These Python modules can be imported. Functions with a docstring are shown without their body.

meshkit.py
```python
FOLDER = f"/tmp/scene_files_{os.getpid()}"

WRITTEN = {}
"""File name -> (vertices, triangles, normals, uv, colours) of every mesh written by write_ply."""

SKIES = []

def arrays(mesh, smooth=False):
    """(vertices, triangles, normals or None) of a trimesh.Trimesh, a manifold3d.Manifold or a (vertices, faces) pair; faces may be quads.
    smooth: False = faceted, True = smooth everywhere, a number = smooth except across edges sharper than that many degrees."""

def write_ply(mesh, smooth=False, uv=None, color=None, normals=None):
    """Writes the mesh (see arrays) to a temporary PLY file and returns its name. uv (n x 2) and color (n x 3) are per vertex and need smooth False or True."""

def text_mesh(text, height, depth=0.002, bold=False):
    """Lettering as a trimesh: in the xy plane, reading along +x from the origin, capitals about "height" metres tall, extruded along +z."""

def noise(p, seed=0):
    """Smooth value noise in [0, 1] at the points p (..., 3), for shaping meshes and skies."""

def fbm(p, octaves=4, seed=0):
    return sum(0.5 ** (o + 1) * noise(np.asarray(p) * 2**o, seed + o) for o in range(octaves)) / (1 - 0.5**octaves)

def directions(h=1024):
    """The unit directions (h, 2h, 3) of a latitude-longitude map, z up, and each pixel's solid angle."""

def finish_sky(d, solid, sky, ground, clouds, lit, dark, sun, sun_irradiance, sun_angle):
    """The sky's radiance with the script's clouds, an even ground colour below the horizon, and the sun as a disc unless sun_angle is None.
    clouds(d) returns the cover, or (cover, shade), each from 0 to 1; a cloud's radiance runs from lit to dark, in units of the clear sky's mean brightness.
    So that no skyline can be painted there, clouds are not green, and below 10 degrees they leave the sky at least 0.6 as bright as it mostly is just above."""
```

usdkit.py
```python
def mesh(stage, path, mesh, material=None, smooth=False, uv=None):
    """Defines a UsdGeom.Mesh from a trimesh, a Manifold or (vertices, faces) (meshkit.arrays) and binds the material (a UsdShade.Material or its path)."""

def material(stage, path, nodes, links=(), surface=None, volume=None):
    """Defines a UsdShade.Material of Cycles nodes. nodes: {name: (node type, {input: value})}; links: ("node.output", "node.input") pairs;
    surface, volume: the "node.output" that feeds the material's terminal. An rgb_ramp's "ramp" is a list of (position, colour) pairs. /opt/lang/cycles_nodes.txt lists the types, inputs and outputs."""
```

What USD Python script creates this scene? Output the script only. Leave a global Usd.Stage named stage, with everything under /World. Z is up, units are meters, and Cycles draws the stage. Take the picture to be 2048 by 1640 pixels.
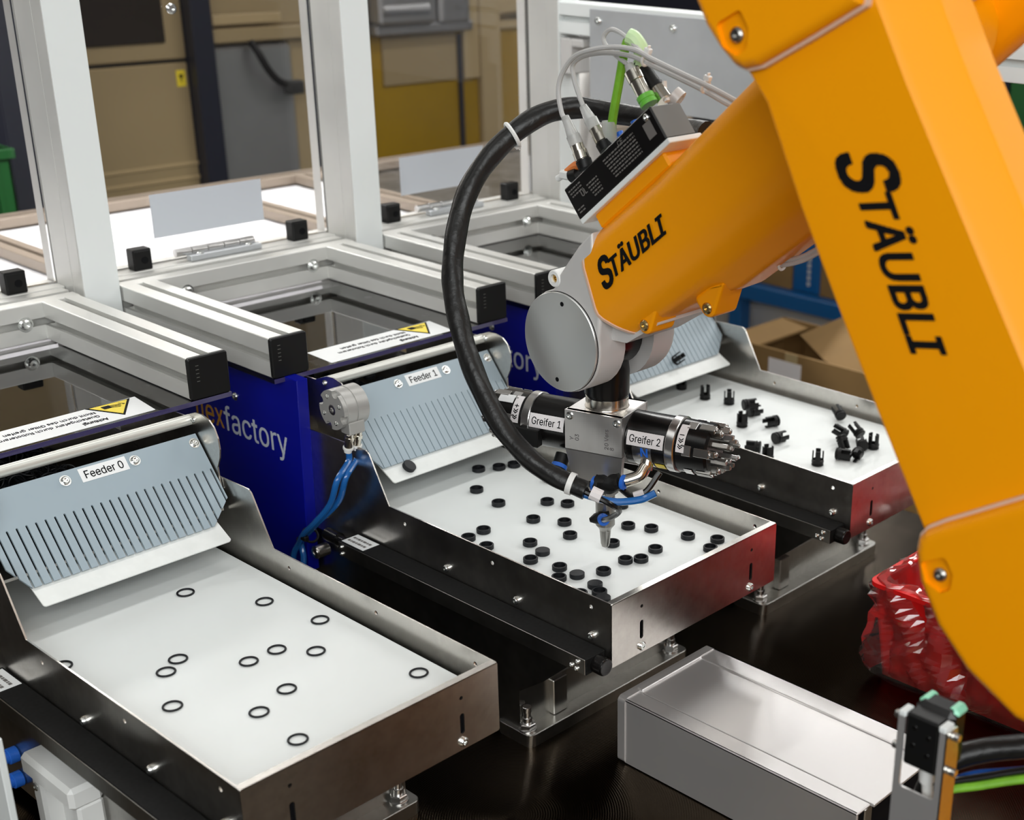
import math, random
import numpy as np
import trimesh
import manifold3d
import shapely
from shapely import affinity
from shapely.geometry import Polygon, Point, LineString, box as sbox
from pxr import Usd, UsdGeom, UsdLux, UsdShade, Gf, Sdf
import usdkit
import meshkit

# ------------------------------------------------------------------ stage, camera, light, exposure
stage = Usd.Stage.CreateInMemory()
UsdGeom.SetStageUpAxis(stage, UsdGeom.Tokens.z)
UsdGeom.SetStageMetersPerUnit(stage, 1.0)
UsdGeom.Xform.Define(stage, '/World')
UsdGeom.Scope.Define(stage, '/World/Looks')
RND = random.Random(7)

# z = 0 is the worktop the robot cell stands on; the shop floor is at z = -0.9
cam = UsdGeom.Camera.Define(stage, '/World/camera')
RIGHT = np.array([0.65159787, -0.75826815, 0.02120445])
DOWN = np.array([-0.28315491, -0.26906454, -0.92055829])
FWD = np.array([0.7037354, 0.59382967, -0.39002924])
EYE = np.array([-0.4380, -0.7915, 0.8183])
M = np.eye(4)
M[0, :3], M[1, :3], M[2, :3], M[3, :3] = RIGHT, -DOWN, -FWD, EYE
cam.AddTransformOp().Set(Gf.Matrix4d(*M.ravel().tolist()))
cam.CreateHorizontalApertureAttr(36.0)
cam.CreateVerticalApertureAttr(36.0 * 1640 / 2048)
cam.CreateFocalLengthAttr(49.13)
cam.CreateHorizontalApertureOffsetAttr(-6.273)
cam.CreateVerticalApertureOffsetAttr(2.587)
cam.CreateClippingRangeAttr(Gf.Vec2f(0.02, 100))
cam.CreateFStopAttr(7.0)
cam.CreateFocusDistanceAttr(1.36)
cam.CreateExposureAttr(0.0)

dome = UsdLux.DomeLight.Define(stage, '/World/dome_light')
dome.CreateIntensityAttr(0.05)
dome.CreateColorAttr(Gf.Vec3f(0.9, 0.95, 1.0))


def lamp(name, x, y, z, w, h, power, color=(1.0, 1.0, 0.975)):
    l = UsdLux.RectLight.Define(stage, '/World/' + name)
    l.CreateWidthAttr(w)
    l.CreateHeightAttr(h)
    l.CreateIntensityAttr(power)
    l.CreateColorAttr(Gf.Vec3f(*color))
    l.AddTranslateOp().Set(Gf.Vec3d(x, y, z))


CEIL = 2.6
k = 0
for lx in (-1.2, 1.0, 3.2, 5.2):
    for ly in (-2.9, -1.3, 0.5, 2.6, 4.7):
        k += 1
        lamp('unseen_ceiling_lamp_%03d' % k, lx, ly, CEIL - 0.04, 1.5, 0.32, (3, 7, 19, 28)[int(lx + 1.2) // 2] * {-2.9: 0.7, -1.3: 0.7, 0.5: 1.0, 2.6: 1.6, 4.7: 1.2}[ly])  # rows out of view; strengths chosen to balance light on trays and walls

# large soft light, unseen behind the camera, placed to light upright faces
front_light = UsdLux.RectLight.Define(stage, '/World/unseen_front_light')
front_light.CreateWidthAttr(2.6)
front_light.CreateHeightAttr(1.5)
front_light.CreateIntensityAttr(6.6)
front_light.CreateColorAttr(Gf.Vec3f(0.97, 1.0, 1.0))
wz = np.array([-0.66, -0.66, 0.36]) / np.linalg.norm([-0.66, -0.66, 0.36])
wx = np.cross([0, 0, 1.0], wz)
wx /= np.linalg.norm(wx)
M = np.eye(4)
M[0, :3], M[1, :3], M[2, :3], M[3, :3] = wx, np.cross(wz, wx), wz, (-1.7, -2.2, 1.75)
front_light.AddTransformOp().Set(Gf.Matrix4d(*M.ravel().tolist()))

# ------------------------------------------------------------------ helpers: naming
USED = {}
LOC = {}


def numbered(path):
    if path not in USED:
        USED[path] = 0
        return path
    USED[path] += 1
    return '%s_%03d' % (path, USED[path])


def tag(prim, label=None, cat=None, group=None, kind=None):
    for key, val in (('label', label), ('category', cat), ('group', group), ('kind', kind)):
        if val:
            prim.SetCustomDataByKey(key, val)
    return prim


def thing(name, label, cat, loc=(0, 0, 0), group=None, kind=None):
    path = numbered('/World/' + name)
    x = UsdGeom.Xform.Define(stage, path)
    x.AddTranslateOp().Set(Gf.Vec3d(*map(float, loc)))
    LOC[path] = np.array(loc, float)
    return tag(x.GetPrim(), label, cat, group, kind)


def obj(name, mesh, mat, parent=None, smooth=32, label=None, cat=None, group=None, kind=None, world=True):
    """ONE Mesh prim under parent (or /World). Points are given in world metres and moved to the thing's base."""
    base = parent.GetPath().pathString if parent is not None else '/World'
    path = numbered(base + '/' + name)
    off = LOC.get(base, np.zeros(3))
    LOC[path] = off
    v, f = np.array(mesh.vertices, float), np.array(mesh.faces)
    if world:
        v = v - off
    m = usdkit.mesh(stage, path, trimesh.Trimesh(v, f, process=False), mat, smooth=smooth)
    return tag(m.GetPrim(), label, cat, group, kind)


def copy_of(first, mat4, label=None, group=None, name=None):
    path = numbered('/World/' + (name or first.GetName()))
    x = UsdGeom.Xform.Define(stage, path)
    x.AddTransformOp().Set(Gf.Matrix4d(*np.asarray(mat4, float).ravel().tolist()))
    p = x.GetPrim()
    p.GetReferences().AddInternalReference(first.GetPath())
    p.SetInstanceable(True)
    was = first.GetCustomData()
    return tag(p, label or was.get('label'), was.get('category'), group or was.get('group'))


# ------------------------------------------------------------------ helpers: materials
def mat(name, color, rough=0.5, metal=0.0, spec=0.5, vary=0.0, vscale=20.0, rvary=0.0, bump=0.0, bscale=200.0,
        stretch=(1, 1, 1), coat=0.0, trans=0.0, emit=None, estr=0.0, sss=0.0, aniso=0.0, sheen=0.0, ior=1.5, bdist=0.001):
    n = {'p': ('principled_bsdf', {'base_color': color, 'roughness': rough, 'metallic': metal, 'specular_ior_level': spec,
                                   'coat_weight': coat, 'transmission_weight': trans, 'ior': ior, 'subsurface_weight': sss,
                                   'anisotropic': aniso, 'sheen_weight': sheen})}
    l = []
    if emit is not None:
        n['p'][1]['emission_color'] = emit
        n['p'][1]['emission_strength'] = estr
    if vary or rvary or bump:
        n['g'] = ('geometry', {})
        n['m'] = ('mapping', {'scale': stretch})
        l.append(('g.position', 'm.vector'))
    if vary or rvary:
        n['n'] = ('noise_texture', {'scale': vscale, 'detail': 5.0, 'roughness': 0.6})
        l.append(('m.vector', 'n.vector'))
    if vary:
        c = np.array(color)
        n['r'] = ('rgb_ramp', {'ramp': [(0.25, tuple(c * (1 - vary))), (0.75, tuple(np.minimum(1, c * (1 + vary))))]})
        l += [('n.fac', 'r.fac'), ('r.color', 'p.base_color')]
    if rvary:
        n['q'] = ('map_range', {'from_min': 0.3, 'from_max': 0.7, 'to_min': max(0.02, rough - rvary), 'to_max': rough + rvary, 'clamp': True})
        l += [('n.fac', 'q.value'), ('q.result', 'p.roughness')]
    if bump:
        n['b'] = ('noise_texture', {'scale': bscale, 'detail': 3.0})
        n['u'] = ('bump', {'strength': bump, 'distance': bdist})
        l += [('m.vector', 'b.vector'), ('b.fac', 'u.height'), ('u.normal', 'p.normal')]
    return usdkit.material(stage, '/World/Looks/' + name, n, l, surface='p.BSDF')


def pane_mat(name, tint, ior=1.5, rough=0.0, haze=0.0, hcolor=(0.6, 0.6, 0.62), gcolor=(1, 1, 1)):
    n = {'t': ('transparent_bsdf', {'color': tint}), 'g': ('glossy_bsdf', {'color': gcolor, 'roughness': rough}),
         'f': ('fresnel', {'IOR': ior}), 'x': ('mix_closure', {})}
    l = [('f.fac', 'x.fac'), ('t.BSDF', 'x.closure1'), ('g.BSDF', 'x.closure2')]
    out = 'x.closure'
    if haze:
        n['d'] = ('diffuse_bsdf', {'color': hcolor})
        n['y'] = ('mix_closure', {'fac': haze})
        l += [('x.closure', 'y.closure1'), ('d.BSDF', 'y.closure2')]
        out = 'y.closure'
    return usdkit.material(stage, '/World/Looks/' + name, n, l, surface=out)


MT = {}
MT['alu'] = mat('anodised_aluminium', (0.70, 0.695, 0.665), 0.42, 0.42, vary=0.05, vscale=9, rvary=0.05)
MT['alu_white'] = mat('white_anodised_aluminium', (0.84, 0.87, 0.86), 0.55, 0.0)
MT['slot'] = mat('slot_insert_grey', (0.12, 0.12, 0.11), 0.5)
MT['steel'] = mat('brushed_stainless', (0.70, 0.67, 0.63), 0.27, 1.0, vary=0.03, vscale=18, rvary=0.03)
MT['steel_dark'] = mat('dull_stainless', (0.36, 0.35, 0.33), 0.30, 1.0, vary=0.05, vscale=14, rvary=0.03)
MT['zinc'] = mat('zinc_plated', (0.75, 0.76, 0.74), 0.22, 1.0)
MT['zincdull'] = mat('zinc_plate_dull', (0.58, 0.60, 0.62), 0.45, 0.6, vary=0.06, vscale=12)
MT['bolt'] = mat('bolt_steel', (0.62, 0.61, 0.60), 0.25, 1.0)
MT['nickel'] = mat('nickel_plated', (0.74, 0.70, 0.62), 0.2, 1.0)
MT['brass'] = mat('brass', (0.62, 0.45, 0.20), 0.25, 1.0)
MT['black'] = mat('black_plastic', (0.006, 0.006, 0.006), 0.45, spec=0.3, bump=0.05, bscale=900)
MT['rubber'] = mat('black_rubber', (0.007, 0.008, 0.010), 0.5, spec=0.35)
MT['hose'] = mat('black_sleeve', (0.010, 0.0095, 0.009), 0.38, spec=0.4, vary=0.4, vscale=60, bump=0.35, bscale=70, bdist=0.004)
MT['gloss_black'] = mat('gloss_black', (0.005, 0.0045, 0.0045), 0.24, spec=0.4)
MT['dusty_black'] = mat('dusty_black', (0.008, 0.008, 0.008), 0.6, spec=0.15, vary=0.5, vscale=300)
MT['white'] = mat('white_belt', (0.80, 0.83, 0.82), 0.38, vary=0.02, vscale=6)
MT['paper'] = mat('white_sticker', (0.86, 0.87, 0.87), 0.5)
MT['pane_sticker'] = mat('pane_sticker', (0.60, 0.63, 0.68), 0.5)
MT['paper_pink'] = mat('label_paper', (0.80, 0.76, 0.76), 0.5)
MT['ink_and_shade'] = mat('black_ink_and_shade', (0.006, 0.006, 0.007), 0.7, spec=0.1)  # print and joints; also paints shade inside slots and the enclosure
MT['greyink'] = mat('grey_print', (0.16, 0.15, 0.14), 0.55)
MT['engrave'] = mat('pencil_mark', (0.12, 0.11, 0.11), 0.6)
MT['yellow'] = mat('warning_yellow', (0.90, 0.70, 0.03), 0.45)
MT['blue'] = mat('blue_painted_steel', (0.001, 0.004, 0.27), 0.32, vary=0.06, vscale=5)
MT['text_white'] = mat('white_print', (0.62, 0.66, 0.72), 0.5)
MT['text_orange'] = mat('orange_print', (0.62, 0.30, 0.02), 0.5)
MT['comb'] = mat('frosted_plastic', (0.33, 0.405, 0.455), 0.40, vary=0.02, vscale=8)
MT['lip'] = mat('white_lip', (0.80, 0.82, 0.80), 0.42, vary=0.07, vscale=40)
MT['rod'] = mat('satin_rod', (0.74, 0.74, 0.69), 0.38, 0.5)
MT['orange'] = mat('robot_orange', (0.95, 0.345, 0.0005), 0.38, spec=0.22)
MT['orange_trim'] = mat('robot_gasket', (0.72, 0.50, 0.38), 0.5)
MT['castgrey'] = mat('cast_grey', (0.63, 0.615, 0.60), 0.48, 0.2)
MT['actuator'] = mat('actuator_grey', (0.46, 0.45, 0.43), 0.38, 0.4)
MT['disc'] = usdkit.material(stage, '/World/Looks/turned_aluminium', {
    't': ('tangent', {'direction_type': 'radial', 'axis': 'x'}),
    'p': ('principled_bsdf', {'base_color': (0.74, 0.74, 0.72), 'metallic': 0.8, 'roughness': 0.38, 'anisotropic': 0.75})}, [('t.tangent', 'p.tangent')], surface='p.BSDF')
MT['blockalu'] = mat('milled_aluminium', (0.66, 0.64, 0.63), 0.33, 0.9, vary=0.08, vscale=60, stretch=(1, 1, 0.2))
MT['cable_grey'] = mat('grey_cable', (0.55, 0.54, 0.53), 0.45)
MT['clear'] = mat('clear_plastic', (0.86, 0.86, 0.84), 0.15, trans=0.6)
MT['nylon'] = mat('white_nylon', (0.82, 0.82, 0.80), 0.4, sss=0.0)
MT['green'] = mat('green_plastic', (0.16, 0.55, 0.06), 0.4)
MT['green_pale'] = mat('pale_green_wrap', (0.62, 0.85, 0.48), 0.4)
MT['greenyellow'] = mat('earth_cable_green', (0.20, 0.48, 0.03), 0.42, vary=0.3, vscale=40)
MT['bluetube'] = mat('blue_tube', (0.015, 0.13, 0.42), 0.18, coat=0.6)
MT['bluefit'] = mat('blue_fitting', (0.02, 0.14, 0.62), 0.35)
MT['orangeplug'] = mat('orange_plug', (0.80, 0.22, 0.04), 0.45)
MT['mint'] = mat('mint_lens', (0.36, 0.86, 0.60), 0.3)
MT['box_alu'] = mat('enclosure_aluminium', (0.68, 0.66, 0.655), 0.36, 0.7, vary=0.03, vscale=5, bump=0.04, bscale=1500)
MT['red'] = mat('red_crate', (0.88, 0.008, 0.008), 0.35)
MT['cardboard'] = mat('cardboard', (0.25, 0.145, 0.05), 0.8, vary=0.12, vscale=7)
MT['rackblue'] = mat('rack_blue', (0.004, 0.10, 0.30), 0.4)
MT['tan'] = mat('machine_tan', (0.34, 0.255, 0.130), 0.45, vary=0.04, vscale=4)
MT['tan_light'] = mat('machine_frame_tan', (0.44, 0.33, 0.17), 0.45)
MT['navy'] = mat('machine_navy', (0.008, 0.010, 0.022), 0.4)
MT['screen'] = mat('dark_window', (0.020, 0.014, 0.010), 0.2)
MT['amber'] = mat('amber_window', (0.34, 0.20, 0.002), 0.25, vary=0.15, vscale=2)
MT['greysteel'] = mat('grey_sheet_metal', (0.42, 0.42, 0.42), 0.30, 0.7, vary=0.10, vscale=3)
MT['crategreen'] = mat('green_crate', (0.003, 0.085, 0.012), 0.5)
MT['railtan'] = mat('rail_profile', (0.30, 0.245, 0.195), 0.4, 0.2)
MT['sheet'] = mat('glare_white_sheet', (0.88, 0.88, 0.90), 0.15, 0.0, spec=0.5)  # white colour stands in for lamps mirrored in a polished sheet
MT['wall'] = mat('wall_paint', (0.40, 0.385, 0.37), 0.7, vary=0.03, vscale=2)
MT['unseen_wall_dark'] = mat('unseen_dark_wall_paint', (0.17, 0.16, 0.165), 0.7, vary=0.03, vscale=2)  # unseen walls, darkened so the steel sides reflect dark
MT['ceiling'] = mat('ceiling_paint', (0.50, 0.50, 0.49), 0.8)
MT['floor'] = mat('floor_concrete', (0.20, 0.19, 0.18), 0.5, vary=0.1, vscale=3)
MT['pane'] = pane_mat('polycarbonate', (0.90, 0.895, 0.90), 1.32)
MT['hatchpane'] = pane_mat('tinted_polycarbonate', (0.80, 0.79, 0.81), 1.62)
MT['paneedge'] = mat('pane_edge', (0.05, 0.04, 0.12), 0.2, coat=0.5)
MT['film'] = pane_mat('bag_film', (0.995, 0.99, 0.99), 1.8, 0.07, haze=0.02, hcolor=(0.9, 0.85, 0.85))
MT['worktop'] = usdkit.material(stage, '/World/Looks/worktop_steel', {
    'g': ('geometry', {}), 'm': ('mapping', {'location': (-0.30, -0.05, 0.0)}),
    'w': ('wave_texture', {'wave_type': 'rings', 'rings_direction': 'z', 'scale': 130.0, 'distortion': 1.2, 'detail': 2.0, 'detail_scale': 3.0}),
    'u': ('bump', {'strength': 0.22, 'distance': 0.0006}),
    'n': ('noise_texture', {'scale': 6.0, 'detail': 6.0}),
    'q': ('map_range', {'from_min': 0.3, 'from_max': 0.7, 'to_min': 0.13, 'to_max': 0.26, 'clamp': True}),
    'p': ('principled_bsdf', {'base_color': (0.070, 0.052, 0.034), 'metallic': 1.0})},
    [('g.position', 'm.vector'), ('m.vector', 'w.vector'), ('w.fac', 'u.height'), ('u.normal', 'p.normal'),
     ('g.position', 'n.vector'), ('n.fac', 'q.value'), ('q.result', 'p.roughness')], surface='p.BSDF')

# ------------------------------------------------------------------ helpers: shapes
X, Y, Z = np.eye(3)


def cat_(*ms):
    flat = []
    for m in ms:
        flat += m if isinstance(m, (list, tuple)) else [m]
    return trimesh.util.concatenate(flat)


def cbox(x0, x1, y0, y1, z0, z1, b=0.0):
    """Box with chamfered edges."""
    lo, hi = np.array([min(x0, x1), min(y0, y1), min(z0, z1)]), np.array([max(x0, x1), max(y0, y1), max(z0, z1)])
    b = min(b, 0.45 * (hi - lo).min())
    if b <= 0:
        return trimesh.creation.box(bounds=[lo, hi])
    pts = []
    for c in np.ndindex(2, 2, 2):
        p = np.where(c, hi, lo)
        s = np.where(c, -1.0, 1.0)
        for a in range(3):
            q = p + s * b
            q[a] = p[a]
            pts.append(q)
    return trimesh.convex.convex_hull(np.array(pts))


def frame(d, up=None):
    d = np.asarray(d, float) / np.linalg.norm(d)
    if up is None:
        up = Z if abs(d[2]) < 0.9 else X
    a = np.cross(up, d)
    a /= np.linalg.norm(a)
    return a, np.cross(d, a), d


def place(mesh, origin, ux, uy, uz=None):
    """Local x, y, z of a mesh become ux, uy, uz at origin."""
    ux, uy = np.asarray(ux, float), np.asarray(uy, float)
    uz = np.cross(ux, uy) if uz is None else np.asarray(uz, float)
    v = np.asarray(mesh.vertices) @ np.stack([ux, uy, uz]) + np.asarray(origin, float)
    f = np.array(mesh.faces)
    if np.linalg.det(np.stack([ux, uy, uz])) < 0:
        f = f[:, ::-1]
    return trimesh.Trimesh(v, f, process=False)


def lathe(p, d, prof, n=24, up=None):
    """Solid of revolution: prof = [(height, radius)...] along d from p."""
    a, b, d = frame(d, up)
    th = np.arange(n) * 2 * np.pi / n + np.pi / n
    ring = np.cos(th)[:, None] * a + np.sin(th)[:, None] * b
    vs, fs, last = [], [], None
    for h, r in prof:
        c = np.asarray(p, float) + d * h
        if r <= 1e-7:
            idx = [len(vs)]
            vs.append(c)
        else:
            idx = list(range(len(vs), len(vs) + n))
            vs.extend(list(c + ring * r))
        if last is None:
            if len(idx) > 1:
                k0 = len(vs)
                vs.append(c)
                fs += [(k0, idx[(i + 1) % n], idx[i]) for i in range(n)]
        else:
            if len(last) > 1 and len(idx) > 1:
                for i in range(n):
                    j = (i + 1) % n
                    fs += [(last[i], last[j], idx[j]), (last[i], idx[j], idx[i])]
            elif len(last) == 1 and len(idx) > 1:
                fs += [(last[0], idx[(i + 1) % n], idx[i]) for i in range(n)]
            elif len(idx) == 1 and len(last) > 1:
                fs += [(last[i], last[(i + 1) % n], idx[0]) for i in range(n)]
        last = idx
    if len(last) > 1:
        k0 = len(vs)
        vs.append(np.asarray(p, float) + d * prof[-1][0])
        fs += [(last[i], last[(i + 1) % n], k0) for i in range(n)]
    return trimesh.Trimesh(np.array(vs), np.array(fs), process=False)


def cyl(p, q, r, n=20, r2=None, b=0.0):
    p, q = np.asarray(p, float), np.asarray(q, float)
    h = np.linalg.norm(q - p)
    r2 = r if r2 is None else r2
    if b:
        return lathe(p, q - p, [(0, r - b), (b, r), (h - b, r2), (h, r2 - b)], n)
    return lathe(p, q - p, [(0, r), (h, r2)], n)


def annulus(p, d, ri, ro, h, n=28, b=0.0):
    """Open ring (tube) of height h."""
    a, bb, d = frame(d)
    th = np.arange(n) * 2 * np.pi / n
    ring = np.cos(th)[:, None] * a + np.sin(th)[:, None] * bb
    prof = [(0, ri), (0, ro - b), (b, ro), (h - b, ro), (h, ro - b), (h, ri)] if b else [(0, ri), (0, ro), (h, ro), (h, ri)]
    vs = np.concatenate([np.asarray(p, float) + d * hh + ring * rr for hh, rr in prof])
    m, fs = len(prof), []
    for k0 in range(m):
        k1 = (k0 + 1) % m
        for i in range(n):
            j = (i + 1) % n
            fs += [(k0 * n + i, k0 * n + j, k1 * n + j), (k0 * n + i, k1 * n + j, k1 * n + i)]
    return trimesh.Trimesh(vs, np.array(fs), process=False)


def spline(pts, step=6):
    p = np.asarray(pts, float)
    if len(p) < 3:
        return p
    q = np.vstack([2 * p[0] - p[1], p, 2 * p[-1] - p[-2]])
    out = []
    for i in range(1, len(q) - 2):
        for t in np.arange(step) / step:
            a, b, c, d = q[i - 1], q[i], q[i + 1], q[i + 2]
            out.append(0.5 * (2 * b + (c - a) * t + (2 * a - 5 * b + 4 * c - d) * t * t + (3 * b - a - 3 * c + d) * t ** 3))
    out.append(p[-1])
    return np.array(out)


def tube(pts, r, n=10, step=6, rfun=None):
    c = spline(pts, step)
    t = np.gradient(c, axis=0)
    t /= np.linalg.norm(t, axis=1, keepdims=True)
    a = np.cross(t[0], Z if abs(t[0][2]) < 0.9 else X)
    a /= np.linalg.norm(a)
    th = np.arange(n) * 2 * np.pi / n
    vs = []
    for i in range(len(c)):
        a = a - t[i] * (a @ t[i])
        a /= np.linalg.norm(a)
        b = np.cross(t[i], a)
        rr = r if rfun is None else rfun(i / (len(c) - 1), th)
        rr = np.broadcast_to(rr, th.shape)
        vs.append(c[i] + (np.cos(th) * rr)[:, None] * a + (np.sin(th) * rr)[:, None] * b)
    vs = np.concatenate(vs)
    fs = []
    for i in range(len(c) - 1):
        for k in range(n):
            j = (k + 1) % n
            fs += [(i * n + k, i * n + j, (i + 1) * n + j), (i * n + k, (i + 1) * n + j, (i + 1) * n + k)]
    m = len(vs)
    vs = np.vstack([vs, c[0], c[-1]])
    e = (len(c) - 1) * n
    for k in range(n):
        j = (k + 1) % n
        fs += [(m, j, k), (m + 1, e + k, e + j)]
    return trimesh.Trimesh(vs, np.array(fs), process=False)


def torus(c, axis, R, r, n=28, m=8):
    a, b, d = frame(axis)
    th = np.arange(n) * 2 * np.pi / n
    ph = np.arange(m) * 2 * np.pi / m
    dirs = np.cos(th)[:, None] * a + np.sin(th)[:, None] * b
    vs = (np.asarray(c, float) + dirs[:, None, :] * (R + r * np.cos(ph))[None, :, None] + d * (r * np.sin(ph))[None, :, None]).reshape(-1, 3)
    fs = []
    for i in range(n):
        for k in range(m):
            i2, k2 = (i + 1) % n, (k + 1) % m
            fs += [(i * m + k, i2 * m + k, i2 * m + k2), (i * m + k, i2 * m + k2, i * m + k2)]
    return trimesh.Trimesh(vs, np.array(fs), process=False)


def extr(poly, h, origin, ux, uy, uz=None):
    """Extrude a shapely polygon (or list of points) by h along uz (default ux x uy)."""
    if not hasattr(poly, 'geom_type'):
        poly = Polygon(poly)
    parts = [trimesh.creation.extrude_polygon(g, h, engine='earcut') for g in getattr(poly, 'geoms', [poly])]
    return place(cat_(parts), origin, ux, uy, uz)


def rounded(poly, r, res=4):
    poly = Polygon(poly) if not hasattr(poly, 'geom_type') else poly
    return poly.buffer(-r, join_style=2).buffer(r, quad_segs=res)


def bevel_prism(poly, h, b, origin, ux, uy, uz=None, steps=1):
    """Prism whose far end face is inset by b (a chamfer); convex-ish outlines."""
    poly = Polygon(poly) if not hasattr(poly, 'geom_type') else poly
    pts = np.array(poly.exterior.coords)[:-1]
    if not poly.exterior.is_ccw:
        pts = pts[::-1]
    n = len(pts)
    c = pts.mean(0)
    e0 = np.roll(pts, 1, 0) - pts
    e1 = np.roll(pts, -1, 0) - pts
    n0 = np.stack([-e0[:, 1], e0[:, 0]], 1) / np.linalg.norm(e0, axis=1)[:, None] * -1
    n1 = np.stack([-e1[:, 1], e1[:, 0]], 1) / np.linalg.norm(e1, axis=1)[:, None]
    nn = n0 * -1 * -1 + n1
    nn = nn / np.maximum(1e-9, np.linalg.norm(nn, axis=1))[:, None]
    # inward direction
    layers = [(0.0, 0.0), (h - b, 0.0)]
    for s in range(1, steps + 1):
        a = s / steps * np.pi / 2
        layers.append((h - b + b * np.sin(a), b * (1 - np.cos(a))) if steps > 1 else (h, b))
    layers.append((h, layers[-1][1] + max(.0004, .15 * b)))
    vs = np.concatenate([np.column_stack([pts + nn * off, np.full(n, z)]) for z, off in layers])
    fs = []
    for li in range(len(layers) - 1):
        for i in range(n):
            j = (i + 1) % n
            fs += [(li * n + i, li * n + j, (li + 1) * n + j), (li * n + i, (li + 1) * n + j, (li + 1) * n + i)]
    import mapbox_earcut as me
    ring = vs[-n:, :2]
    mid = np.array(Polygon(ring).representative_point().coords[0]) if not Polygon(ring).contains(Polygon(ring).centroid) else np.array(Polygon(ring).centroid.coords[0])
    nx_ = np.roll(ring, -1, 0)
    area = (ring[:, 0] - mid[0]) * (nx_[:, 1] - mid[1]) - (ring[:, 1] - mid[1]) * (nx_[:, 0] - mid[0])
    if (area > 0).all():
        m0 = len(vs)
        vs = np.vstack([vs, [mid[0], mid[1], layers[-1][0]], [mid[0], mid[1], 0.0]])
        e = (len(layers) - 1) * n
        idx = np.arange(n)
        fan = np.column_stack([idx + e, np.roll(idx, -1) + e, np.full(n, m0)])
        fan2 = np.column_stack([np.roll(idx, -1), idx, np.full(n, m0 + 1)])
        return place(trimesh.Trimesh(vs, np.vstack([np.array(fs), fan, fan2]), process=False), origin, ux, uy, uz)
    tri = me.triangulate_float64(vs[-n:, :2].copy(), np.array([n], np.uint32)).reshape(-1, 3)
    tri2 = []
    for t in tri:
        p = vs[-n:, :2][t]
        ar = np.cross(p[1] - p[0], p[2] - p[0])
        tri2.append(t if ar > 0 else t[::-1])
    tri = np.array(tri2)
    fs = np.vstack([np.array(fs), tri + (len(layers) - 1) * n, tri[:, ::-1]])
    return place(trimesh.Trimesh(vs, fs, process=False), origin, ux, uy, uz)


def profile_poly(w=0.045, h=None, slots='lrtb', r=0.0016):
    """Cross-section of an aluminium slot profile, w wide and h high, centred; slots on the named sides."""
    h = w if h is None else h
    g = sbox(-w / 2 + r, -h / 2 + r, w / 2 - r, h / 2 - r).buffer(r, quad_segs=3)
    o, d = 0.0045, 0.0115
    cut = []
    for s in slots:
        if s == 't':
            cut += [sbox(-o, h / 2 - d, o, h / 2 + 1), sbox(-o - .004, h / 2 - d, o + .004, h / 2 - .0045)]
        if s == 'b':
            cut += [sbox(-o, -h / 2 - 1, o, -h / 2 + d), sbox(-o - .004, -h / 2 + .0045, o + .004, -h / 2 + d)]
        if s == 'l':
            cut += [sbox(-w / 2 - 1, -o, -w / 2 + d, o), sbox(-w / 2 + .0045, -o - .004, -w / 2 + d, o + .004)]
        if s == 'r':
            cut += [sbox(w / 2 - d, -o, w / 2 + 1, o), sbox(w / 2 - d, -o - .004, w / 2 - .0045, o + .004)]
    return g.difference(shapely.union_all(cut)) if cut else g


def screw(p, d, r=0.004, h=0.0028, n=16):
    return lathe(p, d, [(0, r), (h * .55, r), (h, r * .72), (h, r * .42), (h * .3, r * .40), (h * .3, 0)], n)


def hexnut(p, d, r, h, n=6):
    return lathe(p, d, [(0, r * .96), (h * .12, r), (h * .85, r), (h, r * .9)], 6)


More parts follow.
